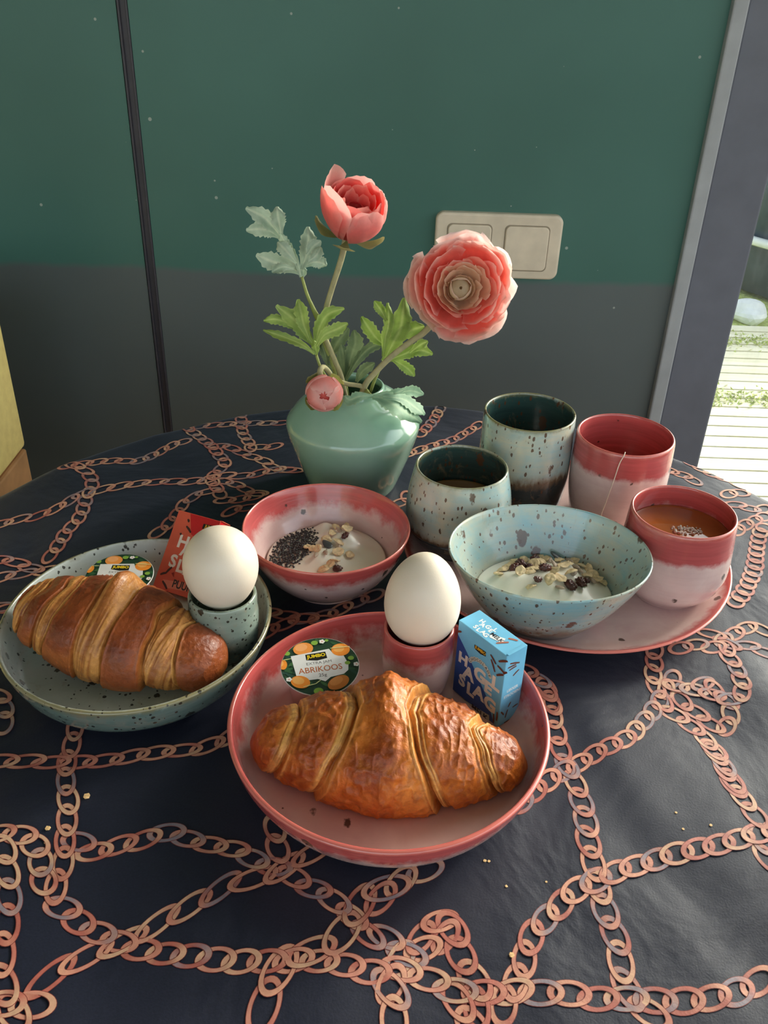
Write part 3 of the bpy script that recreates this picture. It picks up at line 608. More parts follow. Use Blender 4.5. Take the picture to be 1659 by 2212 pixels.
path = smooth_profile([ins2, ins, tp + np.array([0, 0, .0006])] + ps, 6) - np.array([PTX, PTY, ZP])
v, f = tube(path, 0.00038, 6); mobj('string', v, f, M_STRING, tbag)
v, f = box_vf(-.011, .011, -.003, .003, .010, .034); mobj('bag', np.array(v) + (path[0] * [1, 1, 0]) * .6, f, M_STRING, tbag, smooth=False)

# vase
def vase_mat():
    n = NB('celadon_glaze'); v = n.coord(); nz = n.noise(v, 22, 4)
    n.color(n.ramp(nz, [(0.3, lin((134, 172, 150))), (0.7, lin((150, 186, 166)))])); n.set(Roughness=0.16); n.b.inputs['Coat Weight'].default_value = 0.7; n.b.inputs['Coat Roughness'].default_value = 0.05
    n.bump(n.noise(v, 60, 3), 0.05, 0.002); return n.m
VX, VY = -.0285, .675
o = lathe('vase', prof([(0, .002), (.029, .002), (.031, 0), (.035, 0), (.0375, .003), (.0425, .016), (.0490, .034), (.0540, .050), (.0556, .0575), (.0553, .0615), (.0530, .0655), (.0470, .0735), (.0390, .0810), (.0315, .0855), (.0272, .0880), (.0258, .0905), (.0252, .0925), (.0240, .0932), (.0228, .0922), (.0226, .088), (.030, .080), (.046, .064), (.047, .05), (.036, .02), (.028, .008), (0, .006)]), vase_mat(), loc=(VX, VY, T), n=140, wob=.0015, seed=7)
tag(o, 'squat glossy celadon green vase holding the ranunculus flowers', 'vase')

# egg cups and eggs
EC = lambda zz: [(0, .003, zz), (.012, .003, zz), (.0135, 0, zz), (.0165, 0, zz), (.0185, .002, zz), (.0200, .008, zz * .95), (.0212, .016, zz * .45), (.0217, .028), (.0213, .040, .0), (.0211, .0437), (.0203, .0452, 0, 0, .6), (.0190, .0446, 0, 0, .4), (.0182, .038), (.017, .022), (.010, .012), (0, .010)]
FEX, FEY, FEZ = .0232, .4150, T + .0088
LEX, LEY, LEZ = -.0985, .4420, T + .0083
PC = [(r_, z_, (1.0 if z_ > .029 else (.5 if z_ > .024 else 0.0)) if i_ < 11 else 1.0, 0, (rest[1] if len(rest) > 1 else 0)) for i_, (r_, z_, c_, *rest) in enumerate([(q + (0, 0, 0))[:5] for q in EC(0)])]
o = lathe('egg_cup', PC, G_PINKC, loc=(FEX, FEY, FEZ), n=96, wob=.003, seed=21); tag(o, 'pink egg cup with a dark red glazed band on the front plate', 'egg cup')
o = lathe('egg_cup', prof(EC(1.0)), G_TEALE, loc=(LEX, LEY, LEZ), n=96, wob=.003, seed=22); tag(o, 'grey-green speckled egg cup on the teal plate', 'egg cup')
def egg_mat():
    n = NB('white_eggshell'); v = n.coord()
    n.color(n.ramp(n.noise(v, 30, 3), [(0.3, lin((224, 210, 190))), (0.7, lin((232, 220, 202)))])); n.set(Roughness=0.42)
    n.b.inputs['Subsurface Weight'].default_value = 0.12; n.b.inputs['Subsurface Radius'].default_value = (0.004, 0.0025, 0.0018); n.b.inputs['Subsurface Scale'].default_value = 1.0
    n.bump(n.noise(v, 900, 3, 0.6), 0.10, 0.0006); return n.m
M_EGG = egg_mat()
def egg(x, y, zc, w, h, blunt_up, label, tilt=(0, 0)):
    P_ = []
    for t in np.linspace(0, math.pi, 40):
        z_ = -math.cos(t); k_ = 0.11 * (1 if blunt_up else -1); r_ = math.sin(t) * (1 + k_ * z_) * (1 - 0.02 * z_ * z_)
        P_.append((r_ * w / 2, z_ * h / 2, 0, 0, 0))
    P_[0] = (0, -h / 2, 0, 0, 0); P_[-1] = (0, h / 2, 0, 0, 0)
    o = lathe('egg', P_, M_EGG, loc=(x, y, zc), n=80, k=1); o.rotation_euler = (tilt[0], tilt[1], 0); tag(o, label, 'egg')
egg(FEX + .0012, FEY + .0016, T + .0733, .0446, .0590, False, 'white egg with its pointed end up in the pink egg cup', (math.radians(-3), math.radians(2)))
egg(LEX + .0003, LEY + .0008, T + .0705, .0455, .0560, True, 'white egg with its round end up in the grey-green egg cup', (math.radians(4), 0))

# ------------------------------------------------------------------ croissants
def croissant_mat(name, km, kd):
    n = NB(name); a = n.attr(); v = n.coord()
    ns = n.noise(v, 260, 5, 0.6); fine = n.noise(v, 900, 3); blis = n.voro(v, 330.0, 'SMOOTH_F1')
    c = n.mix(1.0, a.outputs['Color'], n.ramp(ns, [(0.25, (0.72, 0.68, 0.62)), (0.75, (1.18, 1.18, 1.15))]), 'MULTIPLY')
    mot = n.ramp(n.noise(v, 95, 4, 0.6, 0.8), [(0.42, (0, 0, 0)), (0.70, (km,) * 3)])
    c = n.mix(mot, c, lin((226, 142, 62)))
    dkm = n.ramp(n.noise(v, 140, 5, 0.65, 0.5), [(0.50, (0, 0, 0)), (0.74, (kd,) * 3)])
    c = n.mix(dkm, c, lin((112, 46, 12)))
    n.color(c); n.set(Roughness=0.42); n.b.inputs['Specular IOR Level'].default_value = 0.38; n.b.inputs['Coat Weight'].default_value = 0.10; n.b.inputs['Coat Roughness'].default_value = 0.22
    n.b.inputs['Subsurface Weight'].default_value = 0.05; n.b.inputs['Subsurface Radius'].default_value = (0.003, 0.0015, 0.0007)
    h = n.math('ADD', n.math('MULTIPLY', ns, 0.6), n.math('ADD', n.math('MULTIPLY', blis.outputs['Distance'], -0.5), n.math('MULTIPLY', fine, 0.25)))
    n.bump(h, 0.75, 0.0014); return n.m
M_CRUST = croissant_mat('croissant_crust', 0.42, 0.65); M_CRUST2 = croissant_mat('striped_croissant_crust', 0.06, 0.30)
def croissant(name, E0, E1, A_tab, B_tab, st, sb, lev, light, seed, cols, blister=1.0, zsag=0.006, bend=0.0, nu=460, nv=240, stripe_w=0.115, striate=(), peak=None, mat=None):
    E0 = np.array(E0); E1 = np.array(E1); L = np.linalg.norm(E1 - E0)
    u = np.linspace(-1, 1, nu); u = np.sign(u) * (1 - (1 - np.abs(u)) ** 1.15); v = np.linspace(0, 2 * np.pi, nv, endpoint=False)
    U, Vv = np.meshgrid(u, v, indexing='ij')
    aa = np.interp(u, [q[0] for q in A_tab], [q[1] for q in A_tab]); bb = np.interp(u, [q[0] for q in B_tab], [q[1] for q in B_tab])
    ker = np.hanning(31); ker /= ker.sum()
    sm = lambda t: np.convolve(np.r_[np.full(15, t[0]), t, np.full(15, t[-1])], ker, 'valid')
    capw = np.sqrt(np.clip(1 - (np.clip(np.abs(u) - 0.86, 0, 1) / 0.14) ** 2, 0, 1))
    aa = sm(aa) * capw + 1e-5; bb = sm(bb) * capw + 1e-5
    ang = np.abs((Vv - np.pi / 2 + np.pi) % (2 * np.pi) - np.pi); g = np.clip(ang / np.pi * 1.35, 0, 1)
    seams = [s0 + (s1 - s0) * g for s0, s1 in zip(st, sb)]
    wob = 0.018 * vnoise(np.stack([np.cos(Vv) * 2.3, np.sin(Vv) * 2.3, U * 3 + seed], -1))
    seams = [s + wob + 0.012 * vnoise(np.stack([np.cos(Vv) * 1.6 + k * 3.1, np.sin(Vv) * 1.6, 0 * U + seed], -1)) for k, s in enumerate(seams)]
    edges = [np.full_like(U, -1.02)] + seams + [np.full_like(U, 1.02)]
    rad = np.zeros_like(U); lt = np.zeros_like(U); stripe = np.zeros_like(U); edge = np.zeros_like(U); hump = np.zeros_like(U)
    for k in range(len(edges) - 1):
        lo, hi = edges[k], edges[k + 1]
        ins = sstep(-0.012, 0.012, U - lo) * sstep(-0.012, 0.012, hi - U)
        t = np.clip((U - lo) / np.maximum(hi - lo, 1e-3), 0, 1)
        rad = np.maximum(rad, ins * 0) + ins * lev[k]; lt = lt + ins * light[k]; hump = hump + ins * np.sin(np.pi * t) ** 0.55
    for k, s in enumerate(seams):
        low_right = lev[k] > lev[k + 1]; d = (U - s) if low_right else (s - U)
        stripe = np.maximum(stripe, sstep(-0.004, 0.012, d) * (1 - sstep(stripe_w * 0.6, stripe_w, d)) * (1.0 if not striate or k in striate else 0.35))
        stripe = np.maximum(stripe, 0.6 * sstep(-0.060, -0.020, d) * (1 - sstep(-0.004, 0.006, d)) * (1.0 if not light or max(light) == 0 else 0.0))
        edge = np.maximum(edge, np.exp(-(d / 0.010) ** 2))
        rad = rad + 0.0007 * np.exp(-((d + 0.012) / 0.012) ** 2) - 0.0012 * np.exp(-((d - 0.010) / 0.010) ** 2)
    lay = np.zeros_like(U)
    for k, s in enumerate(seams):
        lay = np.where(np.abs(U - s) < stripe_w * 1.3, 2.0 * vnoise(np.stack([(U - s) * 62 + k * 7.7, np.cos(Vv) * 1.3, np.sin(Vv) * 1.3 + seed], -1)) + 1.2 * vnoise(np.stack([(U - s) * 150 + k * 3.1, np.cos(Vv) * 2.5, np.sin(Vv) * 2.5], -1)), lay)
    lay = np.clip(lay, -1, 1); mL = np.clip(np.maximum(stripe, lt * 0.9), 0, 1)
    slant = g * (-0.12 if light and max(light) > 0 else 0.0)
    lay2 = np.clip(1.9 * vnoise(np.stack([(U - slant) * 34, np.cos(Vv) * .9 + 5, np.sin(Vv) * .9 + seed], -1)) + 1.3 * vnoise(np.stack([(U - slant) * 90, np.cos(Vv) * 1.6, np.sin(Vv) * 1.6], -1)), -1, 1)
    lay = np.where(stripe > 0.3, lay, lay2 * lt)
    X = U * L / 2; Yl = aa[:, None] * np.cos(Vv); Z = bb[:, None] * np.sin(Vv)
    P3 = np.stack([X, Yl, Z], -1)
    nrm = np.stack([np.zeros_like(U), np.cos(Vv) / np.maximum(aa, .004)[:, None], np.sin(Vv) / np.maximum(bb, .004)[:, None]], -1); nrm /= np.linalg.norm(nrm, axis=-1, keepdims=True)
    endf = sstep(0, 0.10, 1 - np.abs(U))
    n1 = vnoise(P3 * 70 + seed); n2 = vnoise(P3 * np.array([230, 190, 190]) + seed * 2); n3 = vnoise(P3 * np.array([420, 330, 330]) + 5); rid = 1 - np.abs(n2)
    smoothz = 1 - mL
    off = rad + 0.0026 * (hump - 0.6) + 0.0011 * n1 + smoothz * blister * (0.0007 * rid ** 3 + 0.0004 * n3) + mL * 0.00055 * lay + 0.0003 * n2
    if peak is not None:
        off = off + peak[2] * np.exp(-((U - peak[0]) / peak[3]) ** 2 - (((Vv - peak[1])) / 0.55) ** 2)
    P3 = P3 + nrm * (off * endf)[..., None]
    fl = -0.60 * bb[:, None]; zz = P3[..., 2]; P3[..., 2] = np.where(zz < fl, fl + (zz - fl) * 0.08, zz)
    P3[..., 2] -= zsag * U ** 2; P3[..., 1] += bend * U ** 2
    # colour
    c_dark, c_mid, c_lite, c_lay, c_line = [np.array(lin(c)[:3]) for c in cols]
    hgt = np.clip(np.sin(Vv) * 0.5 + 0.5, 0, 1)
    bk = np.clip(0.30 + 0.75 * hump * hgt + 0.35 * n1 - 0.15, 0, 1) * smoothz
    col = c_lite * (1 - sstep(.15, .55, bk))[..., None] + c_mid * sstep(.15, .55, bk)[..., None]
    w = sstep(.5, .95, bk); col = col * (1 - w)[..., None] + c_dark * w[..., None]
    lc = c_lay * (0.5 + 0.5 * lay)[..., None] + c_line * (0.5 - 0.5 * lay)[..., None]
    mLw = (mL * 0.85)[..., None]; col = col * (1 - mLw) + lc * mLw
    dk = (0.55 * sstep(.55, .95, edge) * np.clip(0.5 - n1, 0, 1))[..., None]; col = col * (1 - dk) + c_line * dk * 0.8
    F = grid_faces(nu, nv, wrap_v=True)
    # place
    mid = (E0 + E1) / 2; ex = (E1 - E0) / L; ey = np.array([-ex[1], ex[0], 0]); ey /= np.linalg.norm(ey); ez = np.cross(ex, ey)
    V = P3.reshape(-1, 3); V = V[:, :1] * ex + V[:, 1:2] * ey + V[:, 2:3] * ez
    o = mobj(name, V, F, mat or M_CRUST, None, tuple(mid), cols=col.reshape(-1, 3)); return o
E0 = atz(540, 1585, .026); E1 = atz(1143, 1640, .024)
o = croissant('croissant', E0, E1,
    [(-1, .0095), (-.9, .0145), (-.75, .0200), (-.55, .0255), (-.3, .0300), (0, .0330), (.25, .0318), (.5, .0265), (.7, .0205), (.88, .0145), (1, .0085)],
    [(-1, .0085), (-.9, .0125), (-.75, .0165), (-.55, .0215), (-.3, .0250), (0, .0280), (.25, .0270), (.5, .0225), (.7, .0175), (.88, .0120), (1, .0080)],
    [-.62, -.20, .10, .56], [-.80, -.50, .42, .80], [.0002, .0012, .0052, .0014, .0002], [0, 0, 0, 0, 0], 3.0,
    [(142, 64, 16), (184, 96, 28), (212, 130, 50), (236, 184, 104), (146, 76, 26)], blister=1.5, peak=(-.03, 1.25, .006, .10), bend=0.0, striate=(0, 1, 2, 3))
tag(o, 'golden brown croissant with glossy blistered crust on the front pink plate', 'croissant')
E0 = atz(42, 1302, .042); E1 = atz(488, 1437, .026)
o = croissant('croissant', E0, E1,
    [(-1, .0135), (-.9, .0180), (-.75, .0235), (-.5, .0290), (-.2, .0330), (.05, .0335), (.3, .0300), (.55, .0250), (.8, .0190), (1, .0125)],
    [(-1, .0120), (-.9, .0155), (-.75, .0200), (-.5, .0245), (-.2, .0280), (.05, .0280), (.3, .0250), (.55, .0210), (.8, .0160), (1, .0105)],
    [-.88, -.69, -.54, -.40, -.16, .12, .36, .60], [-1.0, -.895, -.705, -.55, -.20, .06, .40, .72],
    [.0003, -.0008, .0008, -.0006, .0018, .0006, .0034, .0000, .0012], [0, .85, 0, .85, 0, .8, 0, .85, 0], 8.0,
    [(116, 52, 22), (142, 70, 32), (162, 90, 42), (224, 166, 90), (140, 80, 34)], blister=0.35, stripe_w=0.04, peak=(-.06, 1.35, .011, .11), zsag=.003, mat=M_CRUST2)
tag(o, 'striped dark brown croissant resting on the rim of the left teal plate', 'croissant')

# ------------------------------------------------------------------ lettering helper
_txt = {}
def glyphs(s, bold=0.0):
    key = (s, bold)
    if key not in _txt:
        cu = bpy.data.curves.new('t', 'FONT'); cu.body = s; cu.size = 1.0; cu.align_x = 'CENTER'; cu.align_y = 'CENTER'; cu.offset = bold; cu.resolution_u = 3
        ob = bpy.data.objects.new('t', cu); COL.objects.link(ob); bpy.context.view_layer.update()
        dg = bpy.context.evaluated_depsgraph_get(); me = bpy.data.meshes.new_from_object(ob.evaluated_get(dg))
        V = np.array([q.co[:] for q in me.vertices])[:, :2]; Fs = [tuple(p.vertices) for p in me.polygons]
        mn, mx = V.min(0), V.max(0); V = V - (mn + mx) / 2; dims = mx - mn
        bpy.data.objects.remove(ob); bpy.data.curves.remove(cu); bpy.data.meshes.remove(me); _txt[key] = (V, Fs, dims)
    return _txt[key]
class Face:
    """a flat printed face: origin, unit axes u and v, normal n"""
    def __init__(s, o, u, v): s.o = np.array(o); s.u = np.array(u) / np.linalg.norm(u); s.v = np.array(v) / np.linalg.norm(v); s.n = np.cross(s.u, s.v); s.layers = {}; s.k = 0
    def uv(s, px, py):
        d = ray(px, py); c = np.array([0, 0, CZ]); t = np.dot(s.o - c, s.n) / np.dot(d, s.n); q = c + d * t - s.o; return np.array([q @ s.u, q @ s.v])
    def put(s, part, V2, F, rgb, clip=None):
        V2 = np.asarray(V2, float)
        if clip is not None:
            rr_ = np.hypot(V2[:, 0], V2[:, 1]); V2 = V2 * np.minimum(1, clip / np.maximum(rr_, 1e-9))[:, None]
        s.k += 1; P_ = s.o + V2[:, :1] * s.u + V2[:, 1:2] * s.v + s.n * (0.00004 + 0.000010 * s.k)
        s.layers.setdefault(part, Acc()).add(P_, F, lin(rgb)[:3])
    def poly(s, part, pts, rgb, clip=None): s.put(part, pts, [tuple(range(len(pts)))], rgb, clip)
    def disc(s, part, c, rx, ry, rgb, rot=0.0, n=20, clip=None):
        t = np.linspace(0, 2 * np.pi, n, endpoint=False); x = rx * np.cos(t); y = ry * np.sin(t); ca, sa = math.cos(rot), math.sin(rot)
        s.poly(part, np.stack([c[0] + x * ca - y * sa, c[1] + x * sa + y * ca], 1), rgb, clip)
    def text(s, part, st_, c, h, rgb, rot=0.0, bold=0.02, sx=1.0, ref='H'):
        V, F, dims = glyphs(st_, bold); k_ = h / glyphs(ref, bold)[2][1]; V = V * [k_ * sx, k_]; ca, sa = math.cos(rot), math.sin(rot)
        s.put(part, np.stack([c[0] + V[:, 0] * ca - V[:, 1] * sa, c[1] + V[:, 0] * sa + V[:, 1] * ca], 1), F, rgb)
    def stick(s, part, p, q, w, rgb):
        part = (part, s.k)
        p = np.array(p); q = np.array(q); d = q - p; d = d / np.linalg.norm(d); nn = np.array([-d[1], d[0]]) * w / 2
        m_ = (p + q) / 2 + nn * 0.6
        s.poly(part, [p - nn, q - nn, q + d * w * .3, q + nn, m_ + nn, p + nn, p - d * w * .3], rgb)
    def build(s, parent, mat, inv):
        for nm, acc in s.layers.items():
            o = acc.build(nm[0] if isinstance(nm, tuple) else nm, mat, parent, smooth=False); o.matrix_parent_inverse = inv
            if nm in ('printed_leaf', 'printed_berry', 'printed_blossom', 'lettering', 'arc_band'): o['kind'] = 'stuff'
M_PRINT = colattr_mat('printed_ink', 0.38, var=0.03)
BROWN = (104, 56, 40)

def carton(name, O, ux, uy, uz, w, d, h, mat, label, sub):
    """O: bottom corner; ux along the broad face (length w), uy depth (d), uz up (h)"""
    root = empty(name, tuple(O)); tag(root, label, 'box'); inv = Matrix.Translation(-Vector(O))
    def wp(a_, b_, c_): return O + ux * a_ + uy * b_ + uz * c_
    V = [wp(a_, b_, c_) for c_ in (0, h) for b_ in (0, d) for a_ in (0, w)]
    bm = bmesh.new(); vs = [bm.verts.new(p) for p in V]
    for q in ((0, 1, 3, 2), (4, 6, 7, 5), (0, 4, 5, 1), (1, 5, 7, 3), (3, 7, 6, 2), (2, 6, 4, 0)): bm.faces.new([vs[i] for i in q])
    bmesh.ops.recalc_face_normals(bm, faces=bm.faces); bmesh.ops.bevel(bm, geom=list(bm.edges), offset=.00035, segments=2, profile=.5, affect='EDGES')
    me = bpy.data.meshes.new('carton_body'); bm.to_mesh(me); bm.free(); me.materials.append(mat); o = link_mesh('carton_body', me, root); o.matrix_parent_inverse = inv
    # tuck flap standing a little proud at the narrow end of the lid
    Vf = [wp(w - .0012, .001, h + .0001), wp(w - .0012, d - .001, h + .0001), wp(w + .0006, d - .001, h + .0001), wp(w + .0006, .001, h + .0001), wp(w - .0012, .001, h + .0006), wp(w - .0012, d - .001, h + .0006), wp(w + .0006, d - .001, h + .0006), wp(w + .0006, .001, h + .0006)]
    o = mobj('lid_flap', Vf, [(0, 1, 2, 3), (7, 6, 5, 4), (0, 3, 7, 4), (1, 5, 6, 2), (3, 2, 6, 7), (0, 4, 5, 1)], mat, root, smooth=False); o.matrix_parent_inverse = inv
    return root, inv, wp
# blue carton on the front plate
zt = .0635
A_, D_, C_ = atz(991.5, 1339, zt), atz(1095, 1418, zt), atz(1137.5, 1391.5, zt)
ux = (D_ - A_); w_ = np.linalg.norm(ux); ux = ux / w_; uy = np.array([-ux[1], ux[0], 0]); d_ = float(np.dot(C_ - D_, uy)); h_ = .0545; uz = np.array([0, 0, 1.0])
O_ = A_ - uz * h_
M_BLUE = plain('pale_blue_card', (112, 186, 222), 0.42, 0.03, 60)
root, inv, wp = carton('sprinkles_box', O_, ux, uy, uz, w_, d_, h_, M_BLUE, 'small blue chocolate sprinkles box standing on the front plate', None)
def cp(x, y): return 960 + x / 7.375, 1290 + y / 7.375
fr = Face(wp(0, 0, 0), ux, uz); q = lambda x, y: fr.uv(*cp(x, y))
wb_, hb_ = w_, h_
fr.poly('printed_panel', [(.0003, .0003), (w_ * .93, .0003), q(660, 1560), q(360, 880), (.0003, q(230, 600)[1])], (38, 78, 150))
for ch, x, y, hh in (('H', 300, 985, .0074), ('A', 388, 1215, .0084), ('G', 562, 1240, .0088), ('E', 702, 1445, .0082), ('L', 822, 1385, .0086), ('S', 282, 1325, .0078), ('L', 420, 1478, .0084), ('A', 548, 1520, .0084), ('G', 722, 1700, .0088)):
    fr.text('lettering', ch, q(x, y), hh * 1.12, (236, 226, 210), 0.0, 0.05, 1.05, 'H')
ms_ = q(240, 1590), q(722, 1868)
fr.poly('printed_strip', [(q(238, 1585)[0], q(238, 1585)[1]), (q(715, 1880)[0], q(715, 1880)[1]), (q(715, 2000)[0], q(715, 2000)[1]), (q(240, 1690)[0], q(240, 1690)[1])], (190, 196, 180))
fr.text('lettering', 'MELK', q(565, 1835), .0042, (26, 30, 40), 0.0, 0.03)
fr.poly('logo_plate', [q(482, 750), q(665, 875), q(662, 945), q(575, 905), q(482, 815)], (22, 18, 16))
fr.text('lettering', 'JUMBO', q(573, 852), .0021, (222, 172, 40), 0.0, 0.03)
arc_c = q(560, 1215)
for i, ch in enumerate('CHOCOLADE'):       # the word on a pale arc
    t = math.radians(150 - i * 15.0); R_ = .0096
    fr.disc('arc_band', (arc_c[0] + R_ * math.cos(t), arc_c[1] + R_ * math.sin(t) - .0006), .0019, .0016, (206, 206, 192), t - math.pi / 2, 10)
for i, ch in enumerate('CHOCOLADE'):
    t = math.radians(150 - i * 15.0); R_ = .0096
    fr.text('lettering', ch, (arc_c[0] + R_ * math.cos(t), arc_c[1] + R_ * math.sin(t) - .0006), .0019, (30, 34, 44), t - math.pi / 2, 0.015)
for (x0, y0, x1, y1) in ((745, 915, 825, 1060), (752, 990, 810, 1185), (855, 1090, 965, 1215), (875, 1020, 1015, 1020), (840, 1240, 945, 1235), (950, 1215, 1005, 1195), (790, 1860, 790, 1990), (850, 1830, 835, 1960), (225, 545, 275, 545)):
    fr.stick('printed_sprinkle', q(x0, y0), q(x1, y1), .0011, BROWN)
fr.build(root, M_PRINT, inv)
sd = Face(wp(w_, 0, 0), uy, uz); q = lambda x, y: sd.uv(*cp(x, y))
sd.text('lettering', 'LEKKER', q(1085, 1450), .0021, (236, 240, 240), 0.0, 0.02, .9); sd.text('lettering', 'STROOIEN!', q(1075, 1530), .0021, (236, 240, 240), 0.0, 0.02, .9)
for (x0, y0, x1, y1) in ((1050, 1060, 1195, 1040), (1015, 1130, 1140, 1070), (1035, 1165, 1145, 1095), (1095, 1250, 1185, 1150), (1015, 1745, 1055, 1670), (1085, 1750, 1165, 1695), (965, 1915, 1005, 1790), (950, 2000, 1100, 1915), (900, 1830, 940, 1870)):
    sd.stick('printed_sprinkle', q(x0, y0), q(x1, y1), .0009, BROWN)
sd.build(root, M_PRINT, inv)
tpf = Face(wp(0, 0, h_), ux, uy); q = lambda x, y: tpf.uv(*cp(x, y))
for ch, x, y in (('H', 605, 385), ('A', 612, 445), ('G', 695, 475), ('E', 740, 535), ('L', 818, 525), ('S', 500, 470), ('L', 548, 520), ('A', 618, 560), ('G', 660, 605)):
    tpf.text('lettering', ch, q(x, y), .0034, (240, 244, 244), 0.10, 0.04)
tpf.poly('printed_strip', [q(735, 585), q(975, 665), q(925, 735), q(715, 640)], (236, 240, 238)); tpf.text('lettering', 'MELK', q(842, 648), .0029, (26, 30, 44), 0.0, 0.03)
for (x0, y0, x1, y1) in ((1025, 660, 1165, 695), (830, 735, 1020, 722)): tpf.stick('printed_sprinkle', q(x0, y0), q(x1, y1), .0011, (170, 106, 84))
tpf.build(root, M_PRINT, inv)

# red carton leaning back in the left plate
BL = atz(329, 1268, .0125); BR = atz(431, 1300, .0125)
ux = (BR - BL); ux = ux / np.linalg.norm(ux); w_ = .0345; d_ = .0150; h_ = .0570
best = None
for zt_ in np.linspace(.02, .075, 200):
    tl = atz(414, 1103, zt_); e = abs(np.linalg.norm(tl - BL) - h_)
    if best is None or e < best[0]: best = (e, tl)
uz = best[1] - BL; uz = uz - ux * np.dot(uz, ux); uz = uz / np.linalg.norm(uz); uy = np.cross(uz, ux)
M_RED = plain('orange_red_card', (214, 92, 66), 0.42, 0.04, 60)
root, inv, wp = carton('sprinkles_box', BL, ux, uy, uz, w_, d_, h_, M_RED, 'small orange-red sprinkles box leaning behind the egg on the left plate', None)
def cr(x, y): return 300 + x / 6.38, 1090 + y / 6.38
fr = Face(wp(0, 0, 0), ux, uz); q = lambda x, y: fr.uv(*cr(x, y))
fr.poly('printed_panel', [(q(700, 160)[0], h_ - .0003), (w_ - .0003, h_ - .0003), (w_ - .0003, h_ * .62), q(720, 410)], (196, 26, 30))
for ch, x, y in (('H', 615, 515), ('A', 655, 630), ('S', 475, 775), ('L', 580, 850)): fr.text('lettering', ch, q(x, y), .0092, (238, 226, 214), 0.0, 0.035)
for ch, x, y in (('G', 780, 660), ('E', 870, 740), ('L', 950, 720), ('A', 700, 900), ('G', 820, 960)): fr.text('lettering', ch, q(x, y), .0092, (238, 226, 214), 0.0, 0.035)
fr.poly('printed_strip', [q(330, 1030), q(900, 1120), q(880, 1240), q(390, 1150)], (222, 130, 106)); fr.text('lettering', 'PUUR', q(600, 1122), .0056, (26, 20, 18), 0.0, 0.03, .8)
fr.poly('logo_plate', [q(895, 265), q(1100, 310), q(1080, 380), q(870, 330)], (22, 18, 16)); fr.text('lettering', 'JUMBO', q(985, 322), .0021, (222, 172, 40), 0.0, 0.03)
for (x0, y0, x1, y1) in ((660, 300, 715, 385), (330, 1055, 385, 1160), (300, 960, 380, 940), (375, 940, 455, 865), (680, 205, 690, 240), (570, 400, 585, 412)): fr.stick('printed_sprinkle', q(x0, y0), q(x1, y1), .0013, (66, 40, 34))
fr.poly('printed_fleck', [q(450, 945), q(490, 930), q(482, 1005)], (150, 40, 34)); fr.poly(('printed_fleck', 1), [q(370, 1190), q(420, 1185), q(372, 1218)], (150, 40, 34))
fr.build(root, M_PRINT, inv)
tpf = Face(wp(0, 0, h_), ux, uy); tpf.poly('printed_panel', [(.0003, .0003), (w_ - .0003, .0003), (w_ - .0003, d_ - .0003), (.0003, d_ - .0003)], (204, 24, 30)); tpf.build(root, M_PRINT, inv)
sd = Face(wp(w_, 0, 0), uy, uz); sd.poly('printed_panel', [(.0003, h_ * .4), (d_ - .0003, h_ * .4), (d_ - .0003, h_ - .0003), (.0003, h_ - .0003)], (214, 26, 32)); sd.build(root, M_PRINT, inv)

